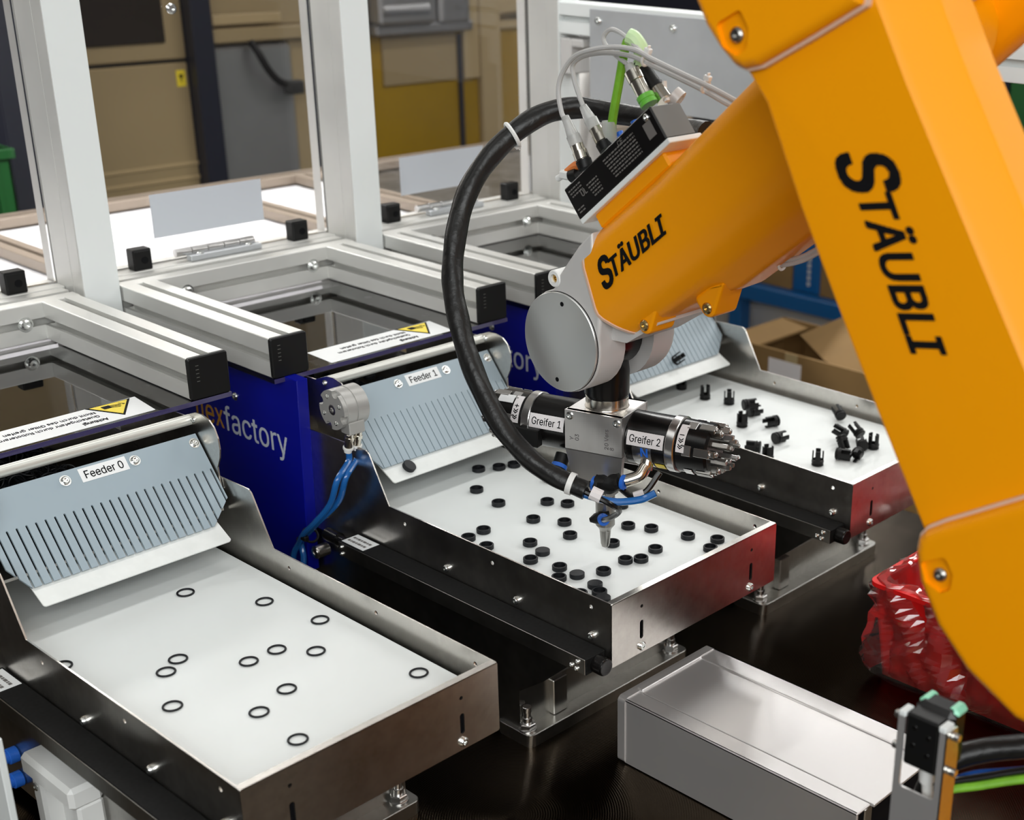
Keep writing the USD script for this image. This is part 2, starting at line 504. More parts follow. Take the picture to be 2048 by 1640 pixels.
def text(s, height, origin, ux, uy, depth=0.0003, bold=False, fit=None, slant=0.0, heavy=0.0):
    """Lettering whose baseline runs along ux from origin; fit = total width."""
    m = meshkit.text_mesh(s, height, depth, bold)
    v = np.array(m.vertices)
    if fit:
        v[:, 0] = (v[:, 0] - v[:, 0].min()) * fit / (v[:, 0].max() - v[:, 0].min())
    v[:, 0] += slant * v[:, 1]
    one = place(trimesh.Trimesh(v, m.faces, process=False), origin, np.asarray(ux, float), np.asarray(uy, float))
    if not heavy:
        return one
    ux, n = np.asarray(ux, float), np.cross(ux, uy)
    return cat_(*[trimesh.Trimesh(one.vertices + ux * heavy * k + n * depth * .1 * k, one.faces, process=False) for k in (-.5, 0, .5)])


def hull_prism(poly, h, b, origin, ux, uy, uz, steps=7):
    """Convex prism with a rounded far rim."""
    poly = Polygon(poly.convex_hull.exterior.coords)
    pts = [np.column_stack([np.array(poly.exterior.coords)[:-1], np.zeros(len(poly.exterior.coords) - 1)])]
    for s in range(steps + 1):
        a = s / steps * np.pi / 2
        q = np.array(poly.buffer(-b * (1 - np.cos(a)) - 1e-6).exterior.coords)[:-1]
        pts.append(np.column_stack([q, np.full(len(q), h - b + b * np.sin(a))]))
    return place(trimesh.convex.convex_hull(np.vstack(pts)), origin, ux, uy, uz)


def carve(mesh, cutter):
    a, b = (manifold3d.Manifold(manifold3d.Mesh(np.asarray(m.vertices, np.float32), np.asarray(m.faces, np.uint32))) for m in (mesh, cutter))
    r = (a - b).to_mesh()
    if len(r.tri_verts) == 0:
        return mesh
    return trimesh.Trimesh(r.vert_properties[:, :3], r.tri_verts, process=False)
P = 0.39154          # pitch between feeders along x
N_FEED = 3

# ------------------------------------------------------------------ the shop around the cell
def struct(name, mesh, m, label=None):
    return obj(name, mesh, m, kind='structure', label=label)


struct('floor', cbox(-4, 8, -4, 8, -0.95, -0.90), MT['floor'], 'grey concrete shop floor under the robot cell')
struct('ceiling', cbox(-4, 8, -4, 8, CEIL, CEIL + 0.05), MT['ceiling'], 'pale ceiling above the robot cell')
struct('wall_back', cbox(-4, 8, 7.95, 8.0, -0.9, CEIL), MT['wall'], 'pale painted wall far behind the machines')
struct('unseen_wall_front', cbox(-4, 8, -4.0, -3.95, -0.9, CEIL), MT['unseen_wall_dark'], 'unseen wall behind the camera, dark for the steel reflections')
struct('unseen_wall_left', cbox(-4.0, -3.95, -4, 8, -0.9, CEIL), MT['unseen_wall_dark'], 'unseen wall left of the robot cell, dark for the steel reflections')
struct('wall_right', cbox(7.95, 8.0, -4, 8, -0.9, CEIL), MT['wall'], 'painted wall right of the robot cell')

wt = thing('worktop', 'dark brown polished steel worktop carrying the feeders and the robot', 'worktop', (0.4, 0.1, -0.02))
obj('plate', cbox(-0.55, 1.18, -0.85, 0.90, -0.02, 0.0, 0.002), MT['worktop'], wt)
obj('apron', cbox(-0.53, 1.16, -0.83, 0.88, -0.10, -0.02), MT['steel_dark'], wt)
for sx in (-0.48, 1.11):
    for sy in (-0.78, 0.83):
        obj('leg', cbox(sx - .0225, sx + .0225, sy - .0225, sy + .0225, -0.90, -0.10, .002), MT['alu'], wt)

# ------------------------------------------------------------------ safety fence with its posts and panes
T = 0.3675           # height of the top faces of the rails and hatch frames
ft = thing('safety_fence', 'aluminium profile safety fence with clear panes behind the feeders', 'fence', (0.34, 0.84, 0))
post_sec = profile_poly(0.045, 0.09, '').difference(shapely.union_all([
    sbox(-0.0231, .0185, -0.0145, .0265), sbox(-0.0231, -.0232, -0.0222, -.0222 + .0012), sbox(0.0145, .0185, .0231, .0265)]))
for i in range(3):
    x0 = 0.3195 + (i) * P
    obj('post', extr(post_sec, 1.35, (x0 + .0225, 0.835, -0.0), X, Y), MT['alu'], ft)
    obj('post_cover', cbox(x0 + .0006, x0 + .0444, 0.7888, 0.7902, .001, 1.35, .0004), MT['alu_white'], ft)
    obj('slot_strip', cbox(x0 + .004, x0 + .0085, 0.8535, 0.8615, 0.37, 1.34), MT['slot'], ft)
for i in range(3):
    xa, xb = 0.3195 + .0455 + (i - 1) * P, 0.3195 - .001 + i * P
    obj('rail', extr(profile_poly(0.045, 0.045, 'tb'), xb - xa, (xa, 0.8575, T - .0225), Y, Z), MT['alu'], ft)
    obj('pane', cbox(xa, xb, 0.8555, 0.8595, T + .001, 1.33), MT['pane'], ft)
    if i:
        obj('sticker', cbox(xa + .0865, xa + .2465, 0.8546, 0.8553, 0.4000, 0.4545), MT['pane_sticker'], ft, label='blank white sticker low on the pane')
    for q, cx in enumerate((xa + .0585, xa + .2905)):
        if i == 0 and q == 0:
            continue
        pr = obj('stop_block', cat_(cbox(cx - .0125, cx + .0125, 0.838, 0.8545, T, T + .0265, .0012), cbox(cx - .0113, cx + .0113, 0.8368, 0.839, T + .002, T + .0245, .0008)), MT['black'], ft, label='black square plastic stop block')
        obj('hole', lathe((cx + .002, 0.8366, T + .0125), -Y, [(0, .0045), (.0004, .0045)], 16), MT['ink_and_shade'], pr)
# screw head on the pane seen at the top of the picture
obj('pane_screw', screw((0.5115, 0.8553, 0.6735), -Y, .0065, .004), MT['zinc'], ft)
# fence side running forward from the corner post
xs = 1.1275
sec = profile_poly(0.045, 0.045, 'lr')
obj('side_beam', extr(sec, 1.5, (xs, 0.789, 0.6405), X, Z, -Y), MT['alu_white'], ft, label='upper beam of the fence side running toward the camera')
obj('mounting_plate', cbox(1.1015, 1.1045, 0.30, 0.722, 0.525, 0.6575, .0006), MT['zincdull'], ft, label='grey zinc mounting plate screwed to the side beam')
for sy in (0.703, 0.558, 0.42):
    obj('plate_screw', screw((1.1015, sy, 0.6415), -X, .0058, .0042), MT['zinc'], ft)
obj('corner_bracket', cat_(cbox(1.105, 1.147, 0.765, 0.789, 0.560, 0.612, .002), cbox(1.105, 1.147, 0.74, 0.765, 0.600, 0.612, .002)), MT['castgrey'], ft)

# ------------------------------------------------------------------ vibrating part feeders
SLOPE = np.radians(50)
CQ = np.array([0, math.cos(SLOPE), math.sin(SLOPE)])      # up the comb
CN = np.array([0, -math.sin(SLOPE), math.cos(SLOPE)])     # out of the comb
C0 = np.array([0, 0.380, 0.2275])
FEED_LABEL = ['nearest stainless part feeder with black rings on its white tray, comb marked Feeder 0',
              'middle stainless part feeder with black caps on its tray, comb marked Feeder 1',
              'farthest stainless part feeder with black slotted plugs on its white tray']
FEEDERS = []


def make_feeder(i):
    o = np.array([i * P, 0, 0])
    t = thing('part_feeder', FEED_LABEL[i], 'part feeder', tuple(o))

    def ob(name, mesh, m, parent=None, **kw):
        mesh = trimesh.Trimesh(np.asarray(mesh.vertices) + o, mesh.faces, process=False)
        return obj(name, mesh, m, parent or t, **kw)

    # base bar with bolts
    bar = rounded(sbox(0.0, 0.116, 0.25, 0.168), 0.008)
    bp = ob('base_bar', bevel_prism(bar, 0.0145, 0.0008, (0, 0, 0), X, Y), MT['steel_dark'])
    for bx in (0.0095, 0.2335):
        b = ob('levelling_bolt', cat_(lathe((bx, 0.130, 0.0145), Z, [(0, .0095), (.0015, .0095)], 20), hexnut((bx, 0.130, 0.016), Z, 0.0088, 0.0065),
                                      lathe((bx, 0.130, 0.0225), Z, [(0, .0052), (.006, .0052), (.0062, .0040), (.0125, .0040), (.0130, .0048), (.0185, .0048), (.0190, .0042)], 16)), MT['bolt'], bp)
    # lower body
    body = Polygon([(0.035, 0.1425), (0.10, 0.085), (0.135, 0.060), (0.135, 0.0145), (0.78, 0.0145), (0.78, 0.1425)])
    ob('lower_body', extr(body, 0.242, (0.004, 0, 0), Y, Z, X), MT['steel_dark'])
    ob('front_foot', cbox(0.046, 0.066, 0.128, 0.150, 0.0145, 0.056, .001), MT['steel_dark'])
    # tray shell
    side = Polygon([(0.0012, 0.1425), (0.0012, 0.21), (0.327, 0.21), (0.356, 0.2615), (0.361, 0.2645), (0.46, 0.2625), (0.78, 0.2625), (0.78, 0.1425)])
    holes = [(0.3015, 0.1972), (0.1645, 0.1978), (0.027, 0.1982)]
    cutl = side
    for hy, hz in holes:
        cutl = cutl.difference(Point(hy, hz).buffer(0.0022))
    ob('left_wall', extr(cutl, 0.0016, (0, 0, 0), Y, Z, X), MT['steel'])
    ob('right_wall', extr(cutl, 0.0016, (0.2484, 0, 0), Y, Z, X), MT['steel'])
    fr = sbox(0.0, 0.1425, 0.25, 0.21).buffer(-.002).buffer(.002)
    for hx in (0.041, 0.209):
        fr = fr.difference(LineString([(hx, 0.1605), (hx, 0.1755)]).buffer(0.0024)).difference(Point(hx, 0.193).buffer(0.0018))
    ob('front_wall', extr(fr, 0.0016, (0, 0.0016, 0), X, Z), MT['steel'])
    ob('front_flange', cbox(0.0005, 0.2495, 0.0, 0.0075, 0.2085, 0.2101, .0005), MT['steel'])
    for hx in (0.041, 0.209):
        ob('front_screw', screw((hx, 0.0002, 0.1500), -Y, .0046, .003), MT['zinc'])
        ob('slot_shadow', cbox(hx - .004, hx + .004, 0.0030, 0.0045, 0.155, 0.196), MT['ink_and_shade'])
    ob('tray_floor', cbox(0.0016, 0.2484, 0.002, 0.78, 0.150, 0.152), MT['steel_dark'])
    ob('belt', cbox(0.0120, 0.2375, 0.0078, 0.60, 0.172, 0.187, .0006), MT['white'], label='white vibrating tray surface')
    for sy, sz in ((0.4411, 0.1658), (0.2344, 0.1685), (0.1292, 0.1688), (0.0252, 0.1685)):
        ob('side_screw', screw((0.0, sy, sz), -X, .0043, .0045), MT['zinc'])
    ob('stud', cat_(cyl((0, 0.4467, 0.1216), (-.017, 0.4467, 0.1216), .0078, 24, b=.001), screw((-.017, 0.4467, 0.1216), -X, .0055, .001)), MT['bolt'])
    # rail along the left side with its end fittings and rating label
    r = ob('side_rail', cbox(-0.0265, -0.0008, 0.008, 0.386, 0.1425, 0.1600, .0008), MT['dusty_black'])
    ob('rail_face', cbox(-0.0273, -0.0262, 0.009, 0.385, 0.1430, 0.1592, .0003), MT['steel_dark'], r)
    ob('rating_label', cbox(-0.0245, -0.0030, 0.345, 0.382, 0.1600, 0.1604), MT['paper'], r)
    marks = []
    for kk in range(2):
        yy = 0.379
        for w in (.0035, .0018, .0042, .0025, .0052, .0022, .0038):
            marks.append(cbox(-0.0195 + .0075 * kk, -0.0165 + .0075 * kk, yy - w, yy, 0.1604, 0.1606))
            yy -= w + .0011
    ob('rating_marks', cat_(*marks), MT['greyink'], r, kind='stuff')
    ob('end_cap', lathe((-0.0120, 0.0085, 0.1500), -Y, [(0, .0090), (.011, .0090), (.013, .0078), (.0132, .0062), (.012, 0)], 24), MT['gloss_black'], r)
    for sy, sz in ((0.018, 0.1545), (0.0195, 0.1465), (0.026, 0.148)):
        ob('end_screw', screw((-0.0273, sy, sz), -X, .0026, .002), MT['zinc'], r)
    for sy, sz in ((0.379, 0.1545), (0.379, 0.1465)):
        ob('end_screw', screw((-0.0273, sy, sz), -X, .0026, .002), MT['zinc'], r)
    ob('connector', cat_(cyl((-0.013, 0.386, 0.151), (-0.013, 0.403, 0.151), .0055), cyl((-0.013, 0.403, 0.151), (-0.013, 0.425, 0.151), .0075)), MT['gloss_black'], r)
    # tall hopper side plates with rounded ears
    ear = Polygon([(0.4060, 0.2500), (0.4085, 0.262), (0.4087, 0.275), (0.403, 0.286), (0.4009, 0.296), (0.402, 0.307), (0.4072, 0.3175),
                   (0.415, 0.3235), (0.4281, 0.3262), (0.440, 0.3255), (0.462, 0.317), (0.60, 0.312), (0.60, 0.250)])
    ear = ear.buffer(-.003).buffer(.003)
    for ex in (0.0135, 0.2462):
        ob('hopper_side', extr(ear, 0.0016, (ex, 0, 0), Y, Z, X), MT['steel'])
        ob('hopper_screw', screw((ex + (0 if ex < .1 else 0.0), 0.445, 0.3165), -X, .0032, .002), MT['zinc'])
    ob('cross_rod', cyl((0.015, 0.452, 0.3150), (0.2465, 0.452, 0.3150), .0056, 20), MT['rod'])
    # bin behind the comb
    bin_ = cat_(extr([(0.405, 0.232), (0.62, 0.262), (0.62, 0.259), (0.405, 0.229)], 0.230, (0.0155, 0, 0), Y, Z, X), cbox(0.0155, 0.2460, 0.617, 0.620, 0.26, 0.312))
    ob('bin_floor', bin_, MT['steel_dark'])
    ob('brown_bin_plate', extr([(0.545, 0.300), (0.62, 0.312), (0.62, 0.3105), (0.545, 0.2985)], 0.230, (0.0155, 0, 0), Y, Z, X), MT['cardboard'])  # brown plate across the back of the bin
    # slotted comb flap
    W0, W1, LEN = 0.0205, 0.2445, 0.0972
    cp = Polygon([(0.0345, 0.0), (0.2185, 0.0), (W1, 0.0235), (W1, LEN), (W0, LEN), (W0, 0.0235)])
    for kk in range(-1, 24):
        sx = 0.0357 + 0.00897 * kk
        wob = 0.0 if i == 0 else (kk * 37 % 7 - 3) * 0.00006
        wd = 0.00100 if i == 0 else 0.00050
        if sx < W0 + .002 or sx > W1 - .002:
            continue
        cp = cp.difference(LineString([(sx, -0.01), (sx + wob, 0.0565)]).buffer(wd))
    cm = ob('comb_flap', extr(cp, 0.0022, C0, X, CQ), MT['comb'], label='frosted plastic comb flap with slots')
    for sx in (0.0366, 0.104, 0.1742, 0.2395) if i == 0 else (0.0366, 0.104, 0.1742, 0.2395):
        sx = min(sx, .2385)
        cpt = C0 + X * sx + CQ * .0875 + CN * .0022
        ob('washer_screw', cat_(lathe(cpt, CN, [(0, .0054), (.0008, .0054)], 20), screw(cpt + CN * .0008, CN, .0040, .0022)), MT['zinc'], cm)
    if i < 2:
        lx = 0.1188 if i == 0 else 0.1165
        st = ob('name_sticker', extr(sbox(lx, .0808, lx + .0475, .0948), 0.0004, C0 + CN * .0022, X, CQ), MT['paper'], cm)
        ob('name_print', text('Feeder %d' % i, 0.0078, C0 + CN * .0027 + X * (lx + .0045) + CQ * .0838, X, CQ, fit=.0385), MT['ink_and_shade'], cm)
    lip = rounded(sbox(0.0345, -.0210, 0.2250, .012), .003)
    ld = np.array([0, math.cos(np.radians(28)), math.sin(np.radians(28))])
    ob('chute_lip', extr(lip, 0.0014, C0 + np.array([0, .0, -.0025]), X, ld), MT['lip'])
    # deep blue side panel with the maker's name
    if i > 0:
        bpoly = Polygon([(0.4568, 0.3225), (0.4670, 0.0900), (0.4720, 0.0866), (0.54, 0.075), (0.76, 0.060), (0.76, 0.3225)])
        sp = ob('side_panel', bevel_prism(bpoly, 0.0134, 0.0008, (0, 0, 0), Y, Z, -X), MT['blue'], label='deep blue side panel')
        for q, (sy, sz, rr) in enumerate(((0.5832, 0.2741, .0050), (0.4806, 0.1235, .0058))):
            ob('panel_screw', cat_(lathe((-0.0134, sy, sz), -X, [(0, rr), (.0006, rr)], 18), screw((-0.0140, sy, sz), -X, .0036, .002)), MT['zinc'], sp)
        uy = np.array([0, -0.9965, -0.008])
        base = np.array([-0.0135, 0.612, 0.2268])
        ob('maker_print', text('factory', 0.0300, base, -Y, Z, fit=.126), MT['text_white'], sp, label='white maker lettering')
        ob('maker_print', text('flex', 0.0300, base + Y * .0640, -Y, Z, fit=.062), MT['text_orange'], sp, label='orange maker lettering')
        # rotary actuator on the left ear with two blue air tubes
        c = np.array([0.0135, 0.3885, 0.3080])
        ac = ob('rotary_actuator', lathe(c, -X, [(0, .0220), (.014, .0220), (.0144, .0212), (.0152, .0212), (.0156, .0220), (.027, .0220), (.028, .0208)], 40), MT['actuator'])
        star = Point(0, 0).buffer(.0218, quad_segs=12)
        for kk in range(4):
            a = math.radians(20 + 90 * kk)
            star = star.difference(Point(.0205 * math.cos(a), .0205 * math.sin(a)).buffer(.0050))
        star = star.difference(Point(0, 0).buffer(.0060))
        ob('end_plate', extr(star, 0.0045, c - X * .0278, Y, Z, -X), MT['actuator'], ac)
        ob('shaft', lathe(c - X * .0235, -X, [(0, .0059), (.0085, .0059), (.009, .005), (.009, .0028), (.006, .0026), (.006, 0)], 20), MT['bolt'], ac)
        for kk in range(4):
            a = math.radians(65 + 90 * kk)
            ob('bolt', screw(c - X * .0323 + Y * .0150 * math.cos(a) + Z * .0150 * math.sin(a), -X, .0022, .0012), MT['zinc'], ac)
        blk = cbox(c[0] - .026, c[0] - .006, c[1] - .020, c[1] - .004, c[2] - .026, c[2] - .012, .001)
        ob('port_block', blk, MT['actuator'], ac)
        for kk, dx in enumerate((-.0215, -.0105)):
            p0 = c + np.array([dx, -.013, -.026])
            dn = np.array([0, .25, -.97])
            f = ob('fitting', cat_(cyl(p0, p0 + dn * .017, .0046, 16, b=.0006), cyl(p0 + dn * .004, p0 + dn * .008, .0054, 6)), MT['nickel'], ac)
            ob('fitting_collar', lathe(p0 + dn * .017, dn, [(0, .0058), (.002, .0058), (.0025, .0042), (.006, .0042)], 16), MT['nylon'], ac)
            q0 = p0 + dn * .020
            path = [q0, q0 + np.array([0, .001, -.014]), (dx - .009, 0.3722, 0.236), (dx - .011, 0.386, 0.205), (dx - .012 - .006 * kk, 0.416, 0.174),
                    (dx - .010 - .004 * kk, 0.443, 0.151), (-.026 + .006 * kk, 0.463 + .004 * kk, 0.131), (-.026 + .005 * kk, 0.476 - .012 * kk, 0.112), (-.024, 0.478 - .014 * kk, 0.090), (-.022, 0.47, 0.05)]
            path = [np.array(p) if len(p) == 3 else p for p in path]
            ob('air_tube', tube(path, .0034, 10), MT['bluetube'], ac)
        ob('tube_tie', cat_(torus((-0.0225, 0.4440, 0.1465), (-.0, .72, -.69), .0088, .0016, 20, 6), cbox(-.034, -.028, 0.438, 0.447, 0.143, 0.149, .001)), MT['black'], ac)
    return t, ob


for i in range(N_FEED):
    FEEDERS.append(make_feeder(i))

# the nearest feeder also shows its white side handle and two blue ports
t0, ob0 = FEEDERS[0]
h = ob0('side_handle', cat_(cbox(-0.026, 0.004, 0.232, 0.322, 0.088, 0.110, .004), cbox(-0.020, 0.004, 0.302, 0.320, 0.02, 0.09, .003),
                            cbox(-0.020, 0.004, 0.234, 0.248, 0.02, 0.09, .003), cbox(-0.004, 0.004, 0.24, 0.31, 0.02, 0.09, .002)), MT['nylon'], label='white plastic side handle')
ob0('handle_screw', screw((-0.0202, 0.311, 0.076), -X, .0040, .002), MT['zinc'], h)
for kk, bz in enumerate((0.057, 0.030)):
    b = ob0('air_port', cat_(cyl((0.004, 0.404, bz), (-.006, 0.404, bz), .0080, 18, b=.001), cyl((-.005, 0.404, bz), (-.009, 0.404, bz), .0060, 18)), MT['bluefit'], label='blue push-in air port')
    ob0('port_label', cbox(0.0028, 0.0040, 0.360, 0.378, bz - .010, bz - .003), MT['paper'])

# ------------------------------------------------------------------ hinged hatch frames with tinted panes
HL = ['nearest aluminium hatch frame over the hopper, cut off by the left edge of the photo',
      'aluminium hatch frame with warning sticker over the middle feeder',
      'aluminium hatch frame over the farthest feeder, half hidden by the robot wrist']


def triangle(pts, z0, h):
    return extr(Polygon(pts), h, (0, 0, z0), X, Y)


for i in range(N_FEED):
    ox = i * P
    t = thing('hatch_frame', HL[i], 'hatch', (ox, 0.64, 0.32))
    zc = T - .0225
    for k2, xa in enumerate((-0.0265, 0.2670)):
        sec = profile_poly(0.045, 0.045, 'lrtb')
        pr = obj('frame_profile', extr(sec, 0.304, (ox + xa + .0225, 0.787, zc), X, Z), MT['alu'], t)
        capm = bevel_prism(rounded(sbox(-.0228, -.0228, .0228, .0228), .003), .005, .0012, (ox + xa + .0225, 0.4835, zc), X, Z, -Y)
        cp_ = obj('end_cap', capm, MT['black'], t, label='black plastic end cap')
        obj('cap_mark', cat_(*[cbox(ox + xa + .0075, ox + xa + .0110, 0.4783, 0.4786, zc + .0135 - q * .0042, zc + .0142 - q * .0042) for q in range(5)]), MT['slot'], t)
    obj('cross_profile', extr(profile_poly(0.045, 0.045, 'lrtb'), 0.339, (ox - .0265, 0.8085, zc), Y, Z), MT['alu'], t)
    obj('cross_end_cap', cbox(ox - .0275, ox - .0265, 0.790, 0.829, T - .043, T - .002, .0004), MT['black'], t)
    for sx in (0.0575, 0.2440):
        obj('slot_screw', cat_(lathe((ox + sx, 0.7868, zc), -Y, [(0, .0088), (.0012, .0088)], 24), screw((ox + sx, 0.7856, zc), -Y, .0062, .0045)), MT['zinc'], t)
    pn = obj('pane', cbox(ox - .0265, ox + .3125, 0.479, 0.829, T - .0505, T - .0455), MT['hatchpane'], t, label='clear tinted pane under the frame')
    obj('pane_edge', cbox(ox - .0265, ox + .3125, 0.4786, 0.4790, T - .0505, T - .0455), MT['paneedge'], pn)
    for sx, sy in ((0.281, 0.72), (0.281, 0.60), (0.0, 0.72)):
        obj('pane_screw', screw((ox + sx, sy, T - .0505), -Z, .005, .003), MT['zinc'], pn)
    # warning sticker on the pane, printed to be read from the far side
    zs = T - .0455
    stx = [(0.0515, 0.4832), (0.2283, 0.4842), (0.2340, 0.5350), (0.0538, 0.5332)]
    sk = obj('warning_sticker', extr(Polygon(stx), .0003, (ox, 0, zs), X, Y), MT['paper'], t)
    tri = Polygon([(0.1790, 0.5400 - .0055), (0.2283, 0.5335), (0.1996, 0.4905)])
    obj('warning_border', extr(tri.buffer(-.0004), .0003, (ox, 0, zs + .0003), X, Y), MT['ink_and_shade'], sk)
    obj('warning_field', extr(tri.buffer(-.0026), .0003, (ox, 0, zs + .0006), X, Y), MT['yellow'], sk)
    hand = shapely.union_all([sbox(0.1925, 0.5185, 0.2010, 0.5270), LineString([(0.199, 0.5255), (0.2115, 0.5225)]).buffer(.0006), LineString([(0.199, 0.5225), (0.2105, 0.5195)]).buffer(.0006),
                              LineString([(0.199, 0.5195), (0.2085, 0.5165)]).buffer(.0006), LineString([(0.2115, 0.5265), (0.2155, 0.521), (0.2135, 0.521)]).buffer(.0004)])
    obj('warning_pictogram', extr(hand, .0002, (ox, 0, zs + .0009), X, Y), MT['ink_and_shade'], sk)
    for q, (s, xx, yy, w) in enumerate((('Achtung!', 0.1830, 0.4905, .026), ('Quetschgefahr durch Roboterarm', 0.1800, 0.5030, .102), ('Nicht durch das Gitter greifen', 0.1815, 0.5145, .092))):
        obj('warning_print', text(s, .0062 if q == 0 else .0058, (ox + xx, yy + .006, zs + .0003), -X, -Y, fit=w, bold=q == 0), MT['ink_and_shade'], sk)
    # hinge on the fence rail
    if i:
        hx = ox + 0.0955
        hg = obj('hinge_leaf', cbox(hx, hx + .104, 0.8335, 0.8455, T + .0002, T + .0075, .0006), MT['zincdull'], t)
        kn = [cyl((hx - .014 + .0232 * q, 0.8490, T + .0105), (hx - .014 + .0232 * q + .0222, 0.8490, T + .0105), .0052, 18, b=.0004) for q in range(5)]
        obj('hinge_barrel', cat_(*kn), MT['bolt'], t)
        for q in (.016, .088):
            obj('hinge_screw', screw((hx + q, 0.8395, T + .0075), Z, .0045, .002), MT['zinc'], t)
# ------------------------------------------------------------------ six-axis robot arm
# Arm plane is parallel to y-z. Forearm frame: origin at the wrist, FD along the forearm to the elbow, FW across it (up).
FO = np.array([0.495, 0.105, 0.452])
FD = np.array([0, -0.773, 0.634])
FW = np.array([0, 0.634, 0.773])
WR = np.array([0.4915, 0.1086, 0.4295])       # wrist axis, along x
EL = np.array([0.36, -0.243, 0.737])          # elbow axis
rb = thing('industrial_robot', 'orange six-axis robot arm reaching over the trays from the right', 'robot', (0.475, -0.440, 0))


def forearm_ring(s, k=1.0, top=0.0):
    """Cross-section of the forearm shell at s: points (u = across, t = up)."""
    u = np.array([-.058, -.058, -.050, -.030, .030, .050, .058, .058, .050, .038, .018, -.018, -.040, -.052])
    w = np.array([-.018, .030, .042, .050, .050, .042, .030, -.018, -.036, -.053, -.068, -.068, -.051, -.036])
    w = np.where(w > 0, w + top, w)
    w = np.maximum(w, np.interp(s, [.05, .10, .17], [-.049, -.053, -.070]))
    return FO + FD * s + (u * k)[:, None] * X + (w * k)[:, None] * FW


def loft(rings, caps=True):
    n = len(rings[0])
    vs = np.concatenate(rings)
    fs = []
    for a in range(len(rings) - 1):
        for i in range(n):
            j = (i + 1) % n
            fs += [(a * n + i, a * n + j, (a + 1) * n + j), (a * n + i, (a + 1) * n + j, (a + 1) * n + i)]
    if caps:
        m = len(vs)
        vs = np.vstack([vs, rings[0].mean(0), rings[-1].mean(0)])
        e = (len(rings) - 1) * n
        for i in range(n):
            j = (i + 1) % n
            fs += [(m, j, i), (m + 1, e + i, e + j)]
    t = trimesh.Trimesh(vs, np.array(fs), process=False)
    if t.volume < 0:
        t.invert()
    return t


def dense(ring, r):
    """Round the corners of a planar ring of points a little."""
    out = []
    n = len(ring)
    for i in range(n):
        p, a, b = ring[i], ring[i - 1], ring[(i + 1) % n]
        da, db = np.linalg.norm(a - p), np.linalg.norm(b - p)
        ra, rb_ = min(r, .4 * da), min(r, .4 * db)
        p0, p1 = p + (a - p) / da * ra, p + (b - p) / db * rb_
        for q in (0, .5, 1):
            out.append((1 - q) ** 2 * p0 + 2 * q * (1 - q) * p + q * q * p1)
    return np.array(out)


def shear_ring(s, front, k=1.0, top=0.0):
    r = forearm_ring(s, k, top)
    if front:
        # the shell's front border leans: its upper edge sits further back than its lower edge
        w = (r - FO) @ FW
        r = r + FD * np.interp(w, [-.07, -.04, -.0215, .0154, .038, .055], [.022, .012, 0, .006, .021, .045])[:, None]
    return dense(r, .006)


rings = [shear_ring(.0405, True, .975), shear_ring(.0435, True, 1.0), shear_ring(.10, True), shear_ring(.17, False, 1.0, .0), shear_ring(.33, False, 1.03, .006), shear_ring(.40, False, 1.05, .008)]
rings[2] = 0.5 * (rings[2] + shear_ring(.115, False))
fa = obj('forearm', loft(rings), MT['orange'], rb, smooth=25, label='orange forearm shell')
border = [shear_ring(.0385, True, 1.0), shear_ring(.0412, True, 1.006)]
obj('forearm_gasket', loft(border), MT['orange_trim'], fa, smooth=25)
# screw lugs under the shell
for s, w, xl in ((.0760, -.0490, .4500), (.1385, -.0680, .4640)):
    ring2 = Point(s, w).buffer(.0088, quad_segs=4)
    tab = shapely.union_all([ring2, Point(s + .026, w + .009).buffer(.002), Point(s - .004, w + .010).buffer(.005), Point(s + .012, w + .012).buffer(.004)]).convex_hull
    lug = bevel_prism(tab, .030, .003, (xl + .030, *FO[1:]), FD, FW, -X, steps=2)
    obj('shell_lug', lug, MT['orange'], fa)
    obj('lug_screw', screw(np.array([xl, *(FO + FD * s + FW * w)[1:]]), -X, .0052, .0022), MT['brass'], fa)
# lettering on the near face
fx = np.array([0.495 - .0584, 0, 0])
o_ = lambda s, w: np.array([0.495 - .0584 - .0006, *(FO + FD * s + FW * w)[1:]])
obj('forearm_print', cat_(text('S', .0250, o_(.0655, -.0048), FD, FW, depth=.0004, bold=True, fit=.0160, slant=.32, heavy=.0016),
                          text('TÄUBLI', .0158, o_(.0815, -.0016), FD, FW, depth=.0004, bold=True, fit=.0800, slant=.32, heavy=.0007)), MT['ink_and_shade'], fa, label='black maker lettering on the forearm')

# wrist: two grey lobes with turned discs, the black sixth axis between them
nk = Polygon([(p[1], p[2]) for p in [FO + FD * .075 + FW * .040, FO + FD * .05 + FW * -.046]]  # neck joins the shell
             + [(p[1], p[2]) for p in [FO + FD * .012 + FW * .030]]).buffer(.004)
lobe2d = Point(WR[1], WR[2]).buffer(.0490, quad_segs=16)
neck2d = Polygon([tuple((FO + FD * a + FW * b)[1:]) for a, b in ((.082, .044), (.060, .0435), (.016, .0345), (-.010, .012), (-.01, -.035), (.030, -.034), (.042, -.022), (.050, 0))])
near = shapely.union_all([lobe2d, neck2d]).buffer(.012).buffer(-.012)
near = near.difference(Point(0, 0).buffer(.001))
obj('wrist_lobe', bevel_prism(near.simplify(.0004), .0345, .0035, (.4725, 0, 0), Y, Z, -X, steps=3), MT['castgrey'], rb, smooth=40, label='light grey cast wrist housing')
far2d = shapely.union_all([lobe2d, neck2d]).buffer(.012).buffer(-.012)
obj('wrist_lobe', bevel_prism(far2d.simplify(.0004), .0345, .008, (.5120, 0, 0), Y, Z, X, steps=3), MT['castgrey'], rb, smooth=40)
core = Polygon([tuple((FO + FD * a + FW * b)[1:]) for a, b in ((.086, .043), (.058, .043), (.030, .02), (.012, -.030), (.040, -.050), (.086, -.055))])
obj('wrist_core', extr(core, .072, (.4555, 0, 0), Y, Z, X), MT['castgrey'], rb)
